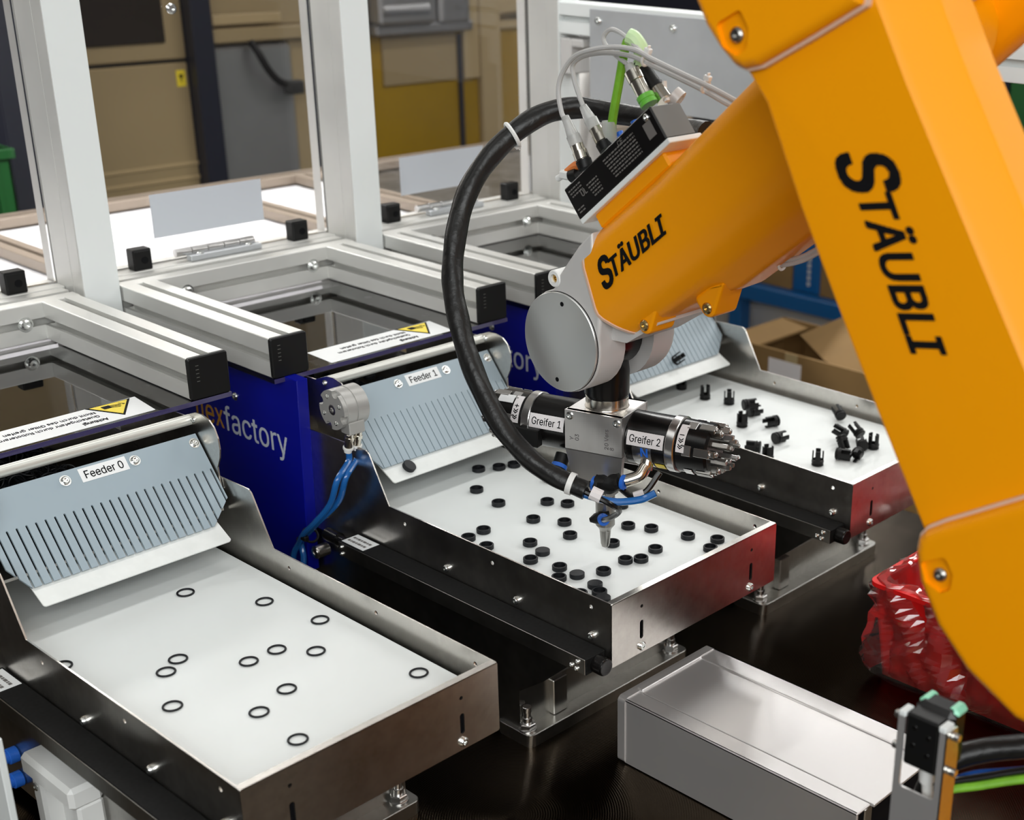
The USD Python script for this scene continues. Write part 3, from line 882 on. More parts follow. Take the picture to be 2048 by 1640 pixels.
dc = np.array([.4380, WR[1], WR[2]])
obj('wrist_disc', lathe(dc, -X, [(0, .0470), (.0008, .0474), (.0022, .0474), (.0028, .0468), (.0028, 0)], 72), MT['disc'], rb, smooth=30, label='round turned aluminium wrist cover')
obj('disc_gap', annulus(dc, -X, .0472, .0478, .0004, 64), MT['ink_and_shade'], rb)
for a in (68, 248):
    p = dc - X * .00285 + Y * .0375 * math.cos(math.radians(a + 28)) + Z * .0375 * math.sin(math.radians(a + 28))
    obj('disc_hole', lathe(p, -X, [(0, .0022), (.0002, .0022)], 14), MT['ink_and_shade'], rb)
bs = (FO + FD * .0135 + FW * .0355)
bs = np.array([.444, bs[1], bs[2]])
obj('wrist_boss', lathe(bs + X * .022, -X, [(0, .0085), (.028, .0080), (.029, .0072), (.029, .0042), (.020, .0042), (.020, 0)], 24), MT['nylon'], rb)
obj('boss_bushing', lathe(bs + X * .000, -X, [(0, .0041), (.004, .0041), (.004, .0025), (.001, .0025), (.001, 0)], 16), MT['brass'], rb)
# sixth axis: black hub and neck going straight down to the tool flange
TX, TY = 0.4970, 0.1070
obj('wrist_hub', cyl((.4735, WR[1], WR[2]), (.5105, WR[1], WR[2]), .036, 32), MT['gloss_black'], rb)
obj('tool_flange', lathe((TX, TY, .4400), -Z, [(0, .0150), (.020, .0160), (.036, .0185), (.042, .0212), (.050, .0222), (.0745, .0222), (.0750, .0205), (.0775, .0205)], 40), MT['gloss_black'], rb, smooth=35, label='black tool flange of the robot')

# upper arm: flat near face with a stepped chamfer on its upper side. Coordinates (a = down the arm, b = towards its upper side).
AD = np.array([0, -0.473, -0.881])
AB = np.array([0, -0.881, 0.473])


def arm_pt(a, b, x):
    return np.array([x, *(EL + AD * a + AB * b)[1:]])


left = [(-.030, -.0530), (.002, -.0440), (.030, -.0375), (.10, -.0395), (.16, -.0385), (.24, -.0360), (.326, -.0320)]
right = lambda a: .0665 + max(0, a - .04) * .068
XN = 0.300


def arm_ring(x, dl, dr, lo=-.045, hi=.375):
    L = [(a, b + dl) for a, b in left if a > lo]
    L = [(lo, L[0][1])] + L + [(hi, L[-1][1])]
    R = [(a, right(a) + dr) for a in np.linspace(hi, lo, len(L))]
    return np.array([arm_pt(a, b, x) for a, b in L + R])


ua_rings = [arm_ring(XN, .004, -.0015), arm_ring(XN + .0012, .0015, .0), arm_ring(XN + .004, .0, .0025), arm_ring(XN + .028, .0, .0215), arm_ring(XN + .0305, .0, .0225), arm_ring(XN + .062, .0, .0242), arm_ring(XN + .068, .0, .0205), arm_ring(XN + .095, .004, -.004), arm_ring(XN + .125, .010, -.020)]
obj('upper_arm', loft(ua_rings), MT['orange'], rb, smooth=28, label='orange upper arm with a flat near face')
ap = lambda a, b: arm_pt(a, b, XN - .0003)
obj('upper_arm_print', cat_(text('S', .0400, ap(.0790, .0005), AD, AB, depth=.0005, bold=True, fit=.0245, slant=.36, heavy=.0024),
                            text('TÄUBLI', .0238, ap(.1075, .0070), AD, AB, depth=.0005, bold=True, fit=.1060, slant=.32, heavy=.0009)), MT['ink_and_shade'], rb, label='black maker lettering on the upper arm')
# elbow cover: a rounded proud cap over the elbow joint
ec = Polygon([(.0075, .060), (.0085, .020), (.0088, -.025), (.006, -.0365), (.000, -.0430), (-.013, -.0490), (-.030, -.0535), (-.050, -.0545), (-.075, -.0500), (-.100, -.036), (-.118, -.010), (-.120, .025), (-.108, .055), (-.080, .080), (-.045, .088), (-.02, .080)])
ec = ec.buffer(.003).buffer(-.003)
es = arm_pt(-.0147, -.0325, XN - .0130)


def pocket(c, r):
    """Cutter for a sloping screw pocket that opens towards the rim of a cover."""
    p2 = Polygon([(-r, -.9 * r), (.2 * r, -r), (r, -.3 * r), (.9 * r, .5 * r), (.1 * r, r), (-r, .9 * r)])
    n = np.array([-1.0, 0, 0])
    side = np.cross(n, AD)
    return bevel_prism(rounded(p2, r * .3), .02, .0005, c - n * .0038, AD, AB * 1.0, n)


ecm = hull_prism(ec, .150, .007, (XN + .137, *EL[1:]), AD, AB, -X)
obj('elbow_cover', carve(ecm, pocket(es, .0125)), MT['orange'], rb, smooth=False, label='rounded orange elbow cover')
obj('elbow_gasket', hull_prism(ec.buffer(.0022), .132, .0008, (XN + .127, *EL[1:]), AD, AB, -X, 2), MT['orange_trim'], rb)
obj('cover_screw', screw(es + X * .0038, -X, .0052, .0032, 20), MT['steel_dark'], rb)
# elbow joint body carrying the forearm behind the upper arm
obj('elbow_joint', cat_(lathe((.425, *(FO + FD * .45)[1:]), X, [(0, .050), (.004, .054), (.040, .054), (.045, .046)], 48)), MT['orange'], rb, smooth=35)
obj('elbow_motor', loft([dense(forearm_ring(s, kk), .01) for s, kk in ((.40, .72), (.58, .62), (.60, .50))]), MT['orange'], rb, smooth=30)
# shoulder cover, larger radius
sc = [(.3195, .060), (.3215, .030), (.3236, -.008), (.3255, -.0230), (.3290, -.0300), (.3361, -.0350), (.3563, -.0405), (.3886, -.0390), (.4219, -.0285), (.458, -.005), (.485, .035), (.490, .07), (.475, .105), (.44, .125), (.40, .13), (.36, .118), (.335, .095)]
sc = Polygon(sc).buffer(.004).buffer(-.004)
ss = arm_pt(.3556, -.0225, XN - .0130)
scm = hull_prism(sc, .150, .008, (XN + .137, *EL[1:]), AD, AB, -X)
obj('shoulder_cover', carve(scm, pocket(ss, .0115)), MT['orange'], rb, smooth=False, label='large rounded orange shoulder cover')
obj('shoulder_gasket', hull_prism(sc.buffer(.0022), .131, .0008, (XN + .127, *EL[1:]), AD, AB, -X, 2), MT['orange_trim'], rb)
obj('cover_screw', screw(ss + X * .0038, -X, .0048, .0032, 20), MT['steel_dark'], rb)
# base column outside the picture, seen in reflections
obj('base_column', cat_(lathe((.535, -.505, 0), Z, [(0, .110), (.02, .110), (.03, .088), (.20, .085), (.26, .10), (.46, .10), (.475, .085), (.475, 0)], 48), cyl((.43, -.470, .40), (.56, -.490, .40), .060, 32)), MT['orange'], rb, smooth=35)

# ------------------------------------------------------------------ valve block on top of the forearm
vx0, vx1 = .4455, .4835


def fbox(s0, s1, w0, w1, x0, x1, b=.001):
    return place(cbox(x0, x1, s0, s1, w0, w1, b), (0, *FO[1:]), X, FD, FW)


vb = thing('valve_block', 'black printed interface block strapped on top of the orange forearm', 'valve block', tuple(FO + FD * .135 + FW * .060))
obj('housing', fbox(.0695, .2025, .0630, .0945, vx0, vx1, .0012), MT['gloss_black'], vb)
obj('end_face', fbox(.2022, .2032, .0640, .0935, vx0 + .001, vx1 - .001, .0003), MT['slot'], vb)
obj('mount_plate', fbox(.0710, .2045, .0582, .0630, vx0 - .0008, vx1 + .004, .0006), MT['alu_white'], vb, label='white aluminium plate under the block')
obj('mount_pad', fbox(.0850, .1900, .0440, .0584, vx0 + .003, vx1 + .012, .002), MT['orange'], vb)
fo = lambda s, w: np.array([vx0 - .0002, *(FO + FD * s + FW * w)[1:]])
pr = []
for q, (s, w, n, h) in enumerate(((.074, .0885, 3, .018), (.0975, .0815, 5, .016), (.128, .087, 7, .045), (.074, .070, 6, .010))):
    for j in range(n):
        ww = w - .0030 * j
        if ww < .066:
            break
        p0 = s + .0008 * j
        while p0 < s + h:
            ln = RND.uniform(.0015, .005)
            pr.append(fbox(p0, min(p0 + ln, s + h), ww, ww + .0012, vx0 - .0004, vx0 + .0002, 0))
            p0 += ln + .0012
pr.append(fbox(.186, .196, .072, .086, vx0 - .0004, vx0 + .0002, 0))
obj('rating_print', cat_(*pr), MT['greyink'], vb, kind='stuff')
obj('rating_print', cat_(text('CE', .0042, fo(.152, .0875), FD, FW, depth=.0003), text('UL', .0050, fo(.0865, .0770), FD, FW, depth=.0003, bold=True)), MT['greyink'], vb)
obj('housing_screw', screw(np.array([vx0, *(FO + FD * .194 + FW * .089)[1:]]), -X, .0032, .002), MT['zinc'], vb)


def connector(p0, p1, kind):
    p0, p1 = np.array(p0), np.array(p1)
    d = (p1 - p0)
    L = np.linalg.norm(d)
    d /= L
    if kind == 'clear':
        c = obj('plug', lathe(p0, d, [(0, .0060), (.004, .0060), (.0045, .0068), (.012, .0068), (.0125, .0060), (.0185, .0060), (.019, .0052)], 20), MT['nickel'], vb)
        obj('plug_ring', lathe(p0 - d * .004, d, [(0, .0072), (.0072, .0074), (.0078, .0064)], 16), MT['black'], vb)
        obj('plug_collar', cat_(annulus(p0 + d * .018, d, .0050, .0064, .009, 12), lathe(p0 + d * .026, d, [(0, .0058), (.010, .0044), (L - .026, .0036)], 14)), MT['clear'], vb)
    elif kind == 'green':
        obj('plug_ring', cat_(lathe(p0, d, [(0, .0080), (.003, .0080), (.0035, .0074), (.0045, .0074), (.005, .0080), (.009, .0080)], 24)), MT['green'], vb)
        obj('plug', lathe(p0 + d * .009, d, [(0, .0068), (.014, .0066), (.0145, .0074), (.024, .0074), (.0245, .0055)], 22), MT['nickel'], vb)
        obj('plug_collar', lathe(p0 + d * .033, d, [(0, .0055), (max(.004, L - .033), .0036)], 14), MT['clear'], vb)
    else:
        obj('plug', lathe(p0, d, [(0, .0074), (.013, .0072), (.0135, .0066)], 22), MT['nickel'], vb)
        obj('plug_grip', lathe(p0 + d * .013, d, [(0, .0076), (.004, .0076), (.005, .0070), (.022, .0070), (.023, .0076), (.028, .0076), (.029, .0050)], 22), MT['black'], vb)
    return d


connector((.455, .0935, .5935), (.455, .1176, .6320), 'clear')
connector((.470, .0830, .6090), (.470, .1099, .6405), 'clear')
connector((.470, .0300, .6500), (.470, .0550, .6810), 'green')
connector((.485, .0258, .6530), (.485, .0560, .6800), 'black')
obj('status_clip', cat_(tube([(.458, .0990, .5915), (.458, .1080, .5895), (.458, .1190, .5830)], .0050, 8, rfun=lambda u, th: .0052 - .002 * u)), MT['orangeplug'], vb, label='orange plastic clip')
obj('side_plug', cat_(cyl((.458, .104, .583), (.458, .113, .5795), .0062, 16), ), MT['black'], vb)
obj('side_plug', cat_(cbox(.453, .463, .1135, .1250, .5760, .5840, .0015), cyl((.458, .122, .580), (.458, .131, .575), .003)), MT['nylon'], vb)
obj('sleeve', annulus((.475, .0820, .6060), (0, .02, 1), .0052, .0066, .024, 18), MT['clear'], vb, label='clear sleeve round the earth lead')
obj('nylon_tag', tube([(.486, .0240, .6520), (.488, .0290, .6600), (.489, .0310, .6680)], .0028, 6), MT['nylon'], vb)
obj('hex_plug', annulus((.498, .0200, .6520), (-.3, .75, .55), .0055, .0085, .008, 20), MT['castgrey'], vb)
for bz in ((.492, .0640, .6235), (.490, .0800, .6120)):
    obj('air_fitting', cat_(lathe(bz, (0, .5, .75), [(0, .0042), (.004, .0042), (.0045, .0035), (.008, .0035)], 16)), MT['bluefit'], vb)

# leads and hose
lead = 'sensor leads on the valve block'
tag(obj('sensor_cable', tube([(.455, .1165, .6300), (.456, .1227, .6345), (.458, .1285, .6530), (.460, .1242, .6695), (.460, .1065, .6855), (.461, .0730, .6940), (.462, .0427, .6950), (.463, .0210, .6886), (.465, -.0069, .6806), (.467, -.0341, .6730), (.470, -.0560, .6655), (.474, -.0800, .6560)], .0022, 8), MT['cable_grey']),
    'thin grey lead from the leftmost clear plug of the black block, arching to the forearm', 'cable')
tag(obj('sensor_cable', tube([(.470, .1090, .6395), (.469, .1140, .6500), (.468, .1190, .6640), (.468, .1193, .6759), (.469, .1049, .6845), (.470, .0777, .6888), (.4705, .0501, .6878), (.471, .0282, .6822), (.472, .0001, .6748), (.473, -.0275, .6672), (.474, -.0470, .6605), (.478, -.0750, .6500)], .0022, 8), MT['cable_grey']),
    'thin grey lead from the second clear plug from the left on the black block', 'cable')
tag(obj('sensor_cable', tube([(.470, .0545, .6800), (.4725, .0600, .6815), (.475, .0725, .6855), (.4755, .0874, .6945), (.476, .0892, .7020), (.4755, .0802, .7075), (.475, .0666, .7047), (.475, .0491, .6945), (.474, .0346, .6870), (.474, .0220, .6845), (.475, -.0050, .6775), (.476, -.0290, .6705), (.478, -.0500, .6635), (.482, -.0780, .6520)], .0020, 8), MT['cable_grey']),
    'thin grey lead looping highest above the metal plug with the green ring', 'cable')
tag(obj('earth_cable', tube([(.476, .0840, .6020), (.476, .0810, .6200), (.476, .0785, .6357), (.477, .0719, .6661), (.477, .0664, .6896), (.478, .0625, .7000), (.480, .0560, .7010), (.482, .0520, .6940), (.484, .0555, .6830)], .0040, 10), MT['greenyellow']),
    'green and yellow earth lead standing upright in a clear sleeve', 'cable')
tag(obj('cable_marker', tube([(.477, .0615, .7035), (.479, .0565, .7010), (.482, .0520, .6935), (.484, .0510, .6860), (.4845, .0535, .6800)], .0070, 10), MT['green_pale']), 'pale green translucent wrap at the top bend of the earth lead', 'cable marker')


def cable_tie(p, axis, R, label, tail, w=.0013):
    t = thing('cable_tie', label, 'cable tie', p)
    obj('strap', torus(p, axis, R, w, 22, 6), MT['nylon'], t)
    a, b, d = frame(axis)
    q = np.array(p) + np.array(tail) * (R + .0025)
    tl = np.array(tail, float)
    obj('lock_head', place(cbox(-.0026, .0026, -.0022, .0022, -.003, .003, .0006), q, np.cross(d, tl), tl, d), MT['nylon'], t)
    obj('tail', place(cbox(-.0018, .0018, 0, .0045, -.0006, .0006, .0002), q, np.cross(d, tl), tl, d), MT['nylon'], t)


cable_tie((.469, .0335, .6870), (0, -.95, -.28), .0052, 'white cable tie bundling the grey leads beside the green wrap', (0, -.28, .95))
cable_tie((.472, -.0300, .6708), (0, -.95, -.28), .0048, 'white cable tie on the grey leads nearest to the forearm', (0, -.28, .95))
HOSE = [(.548, .030, .6180), (.568, .080, .6150), (.566, .120, .6190), (.561, .165, .6200), (.549, .192, .6235), (.526, .211, .6190), (.501, .226, .6045), (.475, .238, .5820), (.452, .242, .5565), (.434, .241, .5275), (.418, .234, .4975), (.408, .225, .4715), (.400, .212, .4465), (.394, .195, .4165), (.391, .172, .3835), (.391, .145, .3505), (.395, .120, .3285), (.402, .097, .3140), (.412, .074, .3035), (.419, .060, .2985)]
wob = np.random.RandomState(3).uniform(.93, 1.07, (60, 10))
tag(obj('hose_bundle', tube(HOSE, .0100, 14, 8, rfun=lambda u, th: (.0103 - .0015 * max(0, u - .8) / .2) * (1 + .045 * np.sin(th * 3 + u * 40) + .03 * np.sin(u * 90))), MT['hose']),
    'thick black sleeved hose looping from the forearm down to the gripper', 'hose')
cable_tie((.4930, .2288, .5990), (-.80, .42, -.50), .0115, 'white cable tie round the black hose near the top of its loop', (.55, .10, -.83), .0022)
t_ = thing('cable_tie', 'grey-white strap round the black hose just above the gripper', 'cable tie', (.4125, .0735, .3035))
obj('strap', annulus((.4115, .0755, .3045), (.42, -.80, -.25), .0095, .0108, .0055, 28), MT['nylon'], t_)
cable_tie((.500, -.0960, .5290), (0, -.95, .05), .0048, 'white cable tie under the forearm, on the lead loop', (0, .05, .99))
for q, dz in enumerate((0, .0035)):
    tag(obj('lead_loop', tube([(.500, -.072, .5400), (.500, -.0790, .5310), (.500, -.0938, .5280 + dz), (.501, -.1145, .5345 + dz), (.502, -.1343, .5465 + dz), (.504, -.160, .566)], .0021, 8), MT['cable_grey']),
        ('lower' if q == 0 else 'upper') + ' strand of the grey lead loop hanging under the forearm', 'cable')

# ------------------------------------------------------------------ double gripper tool under the flange
ga = math.radians(-73)
GX = np.array([math.cos(ga), math.sin(ga), 0])      # along the gripper axis, towards the second gripper
GH = np.cross(GX, Z)                                # towards the camera side
GC = np.array([TX, TY, .3250])
gt = thing('gripper_tool', 'double gripper tool with a milled aluminium block hanging from the robot flange', 'gripper', tuple(GC))
g3 = lambda a, h, z: GC + GX * a + GH * h + Z * z


def gbox(a0, a1, h0, h1, z0, z1, b=.001):
    return place(cbox(a0, a1, h0, h1, z0, z1, b), GC, GX, GH, np.cross(GX, GH)) if False else place(cbox(a0, a1, -h1, -h0, z0, z1, b), GC, GX, -GH, Z)


def wrap(mesh, r, a0, phi0):
    """Bend a flat mesh (x along the axis, y round it, z outwards) on to the gripper cylinder."""
    v = np.array(mesh.vertices)
    ph = phi0 + v[:, 1] / r
    rr = r + v[:, 2]
    p = GC + np.outer(a0 + v[:, 0], GX) + np.outer(rr * np.cos(ph), GH) + np.outer(rr * np.sin(ph), Z)
    return trimesh.Trimesh(p, mesh.faces, process=False)


def patch(r, a0, a1, p0, p1, h=.0004):
    m = trimesh.creation.box(bounds=[[0, 0, 0], [a1 - a0, (p1 - p0) * r, h]])
    for _ in range(3):
        m = m.subdivide()
    return wrap(m, r, a0, p0)


obj('flange_ring', lathe((TX, TY, .3625), -Z, [(0, .0212), (.0085, .0212), (.0105, .0222)], 40), MT['nickel'], gt, smooth=35)
plate2 = Polygon([(-.0310, .0272), (.0310, .0272), (.0310, -.0150), (.0270, -.0180), (.0255, -.045), (.0160, -.0620), (-.0120, -.0620), (-.0270, -.0420), (-.0310, -.0150)])
obj('block', cat_(gbox(-.0305, .0305, -.0290, .0290, .0185, .0272, .0008), gbox(-.0305, .0305, -.0290, -.024, -.042, .0272, .0008)), MT['blockalu'], gt)
fp = extr(Polygon([(-.0310, .0272), (.0310, .0272), (.0310, -.0130), (-.0310, -.0130)]), .006, g3(0, .0240, 0), GX, Z, GH)
obj('front_plate', fp, MT['blockalu'], gt)
tilt = np.array([0, 0, 0]) + Z * .9848 + GH * .1736
obj('lower_plate', extr(Polygon([(-.0310, 0), (.0310, 0), (.0265, -.0300), (.0235, -.0400), (.0120, -.0510), (-.0100, -.0510), (-.0265, -.0320)]), .006, g3(0, .0236, -.0132), GX, tilt, np.cross(GX, tilt) * 1.0), MT['blockalu'], gt)
for a, z, hh in ((-.0255, .0215, .0300), (.0255, .0215, .0300)):
    obj('block_screw', screw(g3(a, hh, z), GH, .0040, .0015), MT['zinc'], gt)
obj('block_screw', screw(g3(.0075, .0225, -.0560), GH, .0038, .0015), MT['zinc'], gt)
for q, (a, z) in enumerate(((-.0215, .0105), (.0165, .0065))):
    for j, s in enumerate(('Y', '03') if q == 0 else ('20 Vers', '8')):
        obj('pencil_mark', text(s, .0042, g3(a + .0058 * j, .0301, z - .014), Z, -GX, depth=.0002), MT['engrave'], gt)


def gripper(sign, label):
    """One gripper along +GX (sign 1) or -GX (sign -1)."""
    a = lambda v: sign * v
    R = .0262
    body = lathe(g3(a(.0305), 0, 0), GX * sign, [(0, R - .001), (.001, R), (.044, R), (.0445, R - .001)], 48)
    gb = obj('gripper_body', body, MT['gloss_black'], gt, label=label)
    obj('clamp_ring', lathe(g3(a(.0740), 0, 0), GX * sign, [(0, R + .0010), (.0008, R + .0016), (.0085, R + .0016), (.0093, R + .0008), (.0100, R - .0005)], 48), MT['bolt'], gb)
    obj('gripper_head', lathe(g3(a(.0840), 0, 0), GX * sign, [(0, R - .0010), (.001, R), (.030, R - .001), (.032, R - .004)], 48), MT['gloss_black'], gb)
    for q in range(12):
        ph = 2 * math.pi * (q + .35) / 12
        rad = GH * math.cos(ph) + Z * math.sin(ph)
        tan = np.cross(GX, rad)
        if q % 2 == 0:
            f = cat_(place(cbox(.020, .036, -.0042, .0042, .0225, .0272, .0006), g3(a(.0840), 0, 0), GX * sign, tan * sign, rad),
                     place(cbox(.030, .041, -.0030, .0030, .0170, .0245, .0006), g3(a(.0840), 0, 0), GX * sign, tan * sign, rad))
            obj('gripper_jaw', f, MT['steel_dark'], gb)
            obj('jaw_slot', place(cbox(.008, .017, -.0052, .0052, .0255, .0266, .0003), g3(a(.0840), 0, 0), GX * sign, tan * sign, rad), MT['bolt'], gb)
            obj('jaw_screw', screw(g3(a(.1250), 0, 0) + rad * .0208, GX * sign, .0028, .002), MT['bolt'], gb)
            obj('jaw_screw', screw(g3(a(.1200), 0, 0) + rad * .0258, GX * sign, .0020, .002), MT['bolt'], gb)
        else:
            f = cat_(place(cbox(.026, .050, -.0024, .0024, .0120, .0170, .0005), g3(a(.0840), 0, 0), GX * sign, tan * sign, rad),
                     place(cbox(.046, .053, -.0016, .0016, .0095, .0135, .0004), g3(a(.0840), 0, 0), GX * sign, tan * sign, rad))
            obj('gripper_finger', f, MT['steel_dark'] if q % 4 == 1 else MT['bolt'], gb)
    # name label, arrow label
    n = '1' if sign < 0 else '2'
    l0 = (.034 if sign > 0 else -.0735)
    p0, p1 = math.radians(2), math.radians(33)
    st = obj('name_sticker', patch(R + .0002, l0, l0 + .0385, p0, p1), MT['paper_pink'], gb)
    tm = meshkit.text_mesh('Greifer ' + n, .0072, .0003)
    v = np.array(tm.vertices)
    v[:, 0] = (v[:, 0] - v[:, 0].min()) * .0325 / np.ptp(v[:, 0]) + .003
    v[:, 1] += .0036
    obj('name_print', wrap(trimesh.Trimesh(v, tm.faces, process=False), R + .0006, l0, p0), MT['ink_and_shade'], st)
    q0, q1 = math.radians(5), math.radians(68)
    b0 = .0858 if sign > 0 else -.0945
    ar = obj('arrow_sticker', patch(R + .0003, b0, b0 + .0085, q0, q1), MT['paper_pink'], gb)
    ch = []
    for s_, pp in (('«', 6), ('«', 19)):
        tm = meshkit.text_mesh(s_, .0075, .0003)
        v = np.array(tm.vertices)
        v[:, :2] = v[:, 1::-1] * [1, 1] if False else np.column_stack([v[:, 1], v[:, 0]])
        f = np.array(tm.faces)[:, ::-1]
        v[:, 0] += .0012
        v[:, 1] += R * math.radians(pp)
        ch.append(wrap(trimesh.Trimesh(v, f, process=False), R + .0007, b0, q0))
    mk = [LineString([(.0022, R * .66), (.0062, R * .66)]).buffer(.0004)]
    if sign < 0:
        mk.append(LineString([(.0042, R * .60), (.0042, R * .72)]).buffer(.0004))
    ch.append(wrap(trimesh.creation.extrude_polygon(shapely.union_all(mk), .0003, engine='earcut'), R + .0007, b0, q0))
    obj('arrow_print', cat_(*ch), MT['ink_and_shade'], ar)
    if sign > 0:
        mp = obj('maker_plate', patch(R + .0002, .0400, .0600, math.radians(-66), math.radians(1)), MT['bolt'], gb)
        tm = meshkit.text_mesh('N', .0090, .0003, True)
        v = np.array(tm.vertices)
        v[:, 0] += .008
        v[:, 1] += R * math.radians(47)
        obj('maker_print', wrap(trimesh.Trimesh(v, tm.faces, process=False), R + .0007, .0400, math.radians(-66)), MT['bluefit'], mp)
        obj('yellow_sticker', patch(R + .0003, .0620, .0720, math.radians(-62), math.radians(-38)), MT['yellow'], gb)
    else:
        obj('sensor_bracket', cat_(gbox(-.083, -.060, .0235, .0335, -.0180, .0010, .001), gbox(-.094, -.075, .0240, .031, -.024, -.008, .001)), MT['black'], gb)
        obj('grey_insert', patch(R + .0003, -.1130, -.0960, math.radians(46), math.radians(66), .0008), MT['paper'], gb)


gripper(1, 'black gripper cylinder marked Greifer 2')
gripper(-1, 'black gripper cylinder marked Greifer 1')
# suction nozzle and its fittings
nz = obj('nozzle', lathe((TX - .004, TY - .001, .2720), -Z, [(0, .0098), (.047, .0098), (.0515, .0064), (.0535, .0058), (.068, .0047), (.0715, .0036), (.0715, .0020), (.068, 0)], 28), MT['steel_dark'], gt, label='tapered steel suction nozzle')
el = obj('elbow_fitting', cat_(tube([g3(.010, .040, -.040), g3(.022, .042, -.038), g3(.034, .040, -.034)], .0085, 12, rfun=lambda u, th: .0085 + .0012 * np.sin(3 * th + 8 * u))), MT['black'], gt)
for p, d in ((g3(.009, .0405, -.0405), -GX), (g3(.036, .0395, -.0335), GX)):
    obj('fitting_collar', lathe(p, d, [(0, .0074), (.0035, .0076), (.004, .0060), (.004, .0036), (0, .0034)], 24), MT['bluefit'], gt, label='blue release collar')
obj('metal_elbow', cat_(tube([g3(.038, .038, -.033), g3(.050, .030, -.028), g3(.053, .022, -.020)], .0062, 12), cyl(g3(.053, .022, -.024), g3(.053, .017, -.012), .0068, 16)), MT['nickel'], gt)
npz = np.array([TX - .0150, TY - .006, .2370])
obj('nozzle_fitting', cat_(lathe(npz + np.array([.004, 0, 0.0]), -X * .75 + Y * .62 - Z * .2, [(-.006, .006), (.004, .0064), (.009, .0055), (.015, .002)], 14)), MT['black'], gt)
obj('fitting_collar', lathe(npz + np.array([-.002, -.004, .001]), -X * .5 - Y * .82 + Z * .1, [(0, .0058), (.005, .0060), (.0055, .0036), (.0055, .0030), (.002, 0)], 22), MT['bluefit'], gt)
obj('bracket_fitting', cat_(cyl(g3(-.040, .018, -.026), g3(-.040, .030, -.040), .0075, 14), lathe(g3(-.040, .030, -.040), GH * .7 - Z * .7, [(0, .006), (.010, .0075), (.014, .0075)], 14)), MT['black'], gt)
obj('fitting_collar', lathe(g3(-.040, .0255, -.0345), GH * .7 - Z * .7, [(0, .0082), (.004, .0082)], 20), MT['bluefit'], gt)
tag(obj('air_hose', tube([(.419, .060, .2990), g3(-.012, .050, -.036), g3(.0, .046, -.040), g3(.010, .0405, -.0405)], .0034, 8), MT['gloss_black']), 'short black air hose from the sleeve end into the blue collar', 'hose')
tag(obj('air_hose', tube([(.4150, .0705, .2960), (.4200, .0640, .2935), (.4262, .0560, .2905), (.4340, .0440, .2880), (.4430, .0350, .2870), (.4560, .0230, .2890), (.4660, .0140, .2950)], .0036, 10), MT['bluetube']), 'blue air hose curving in front of the nozzle, its end loose', 'hose')
tag(obj('air_hose', tube([(.4180, .0600, .2980), (.4256, .0457, .2917), (.4335, .0384, .2850), (.4463, .0424, .2749), (.4530, .0530, .2650), (.4600, .0700, .2530), (.4720, .0880, .2420), npz + np.array([-.003, -.008, .001])], .0028, 8), MT['gloss_black']), 'thin black air hose bending back into the side of the nozzle', 'hose')
tag(obj('air_hose', tube([g3(.034, .040, -.040), g3(.048, .042, -.045), g3(.060, .036, -.040), g3(.070, .026, -.022)], .0030, 8), MT['gloss_black']), 'short black hose with a white tag under the second gripper', 'hose')
tag(obj('hose_tag', tube([g3(.050, .0418, -.0448), g3(.0585, .0372, -.0415)], .0042, 10, 1), MT['paper_pink']), 'small white tag on the black hose under the second gripper', 'tag')
tag(obj('hose_tag', tube([(.4215, .0555, .2975), (.4265, .0470, .2935)], .0066, 10, 1), MT['paper_pink']), 'pale tag on the end of the thick black hose', 'tag')
# ------------------------------------------------------------------ small parts on the trays
BZ = 0.1870


def rotz(deg, p, rx=0.0, ry=0.0, s=1.0):
    a, b, c = math.radians(deg), math.radians(rx), math.radians(ry)
    Rx = np.array([[1, 0, 0], [0, math.cos(b), math.sin(b)], [0, -math.sin(b), math.cos(b)]])
    Ry = np.array([[math.cos(c), 0, -math.sin(c)], [0, 1, 0], [math.sin(c), 0, math.cos(c)]])
    Rz = np.array([[math.cos(a), math.sin(a), 0], [-math.sin(a), math.cos(a), 0], [0, 0, 1]])
    m = np.eye(4)
    m[:3, :3] = Rx @ Ry @ Rz * s
    m[3, :3] = p
    return m


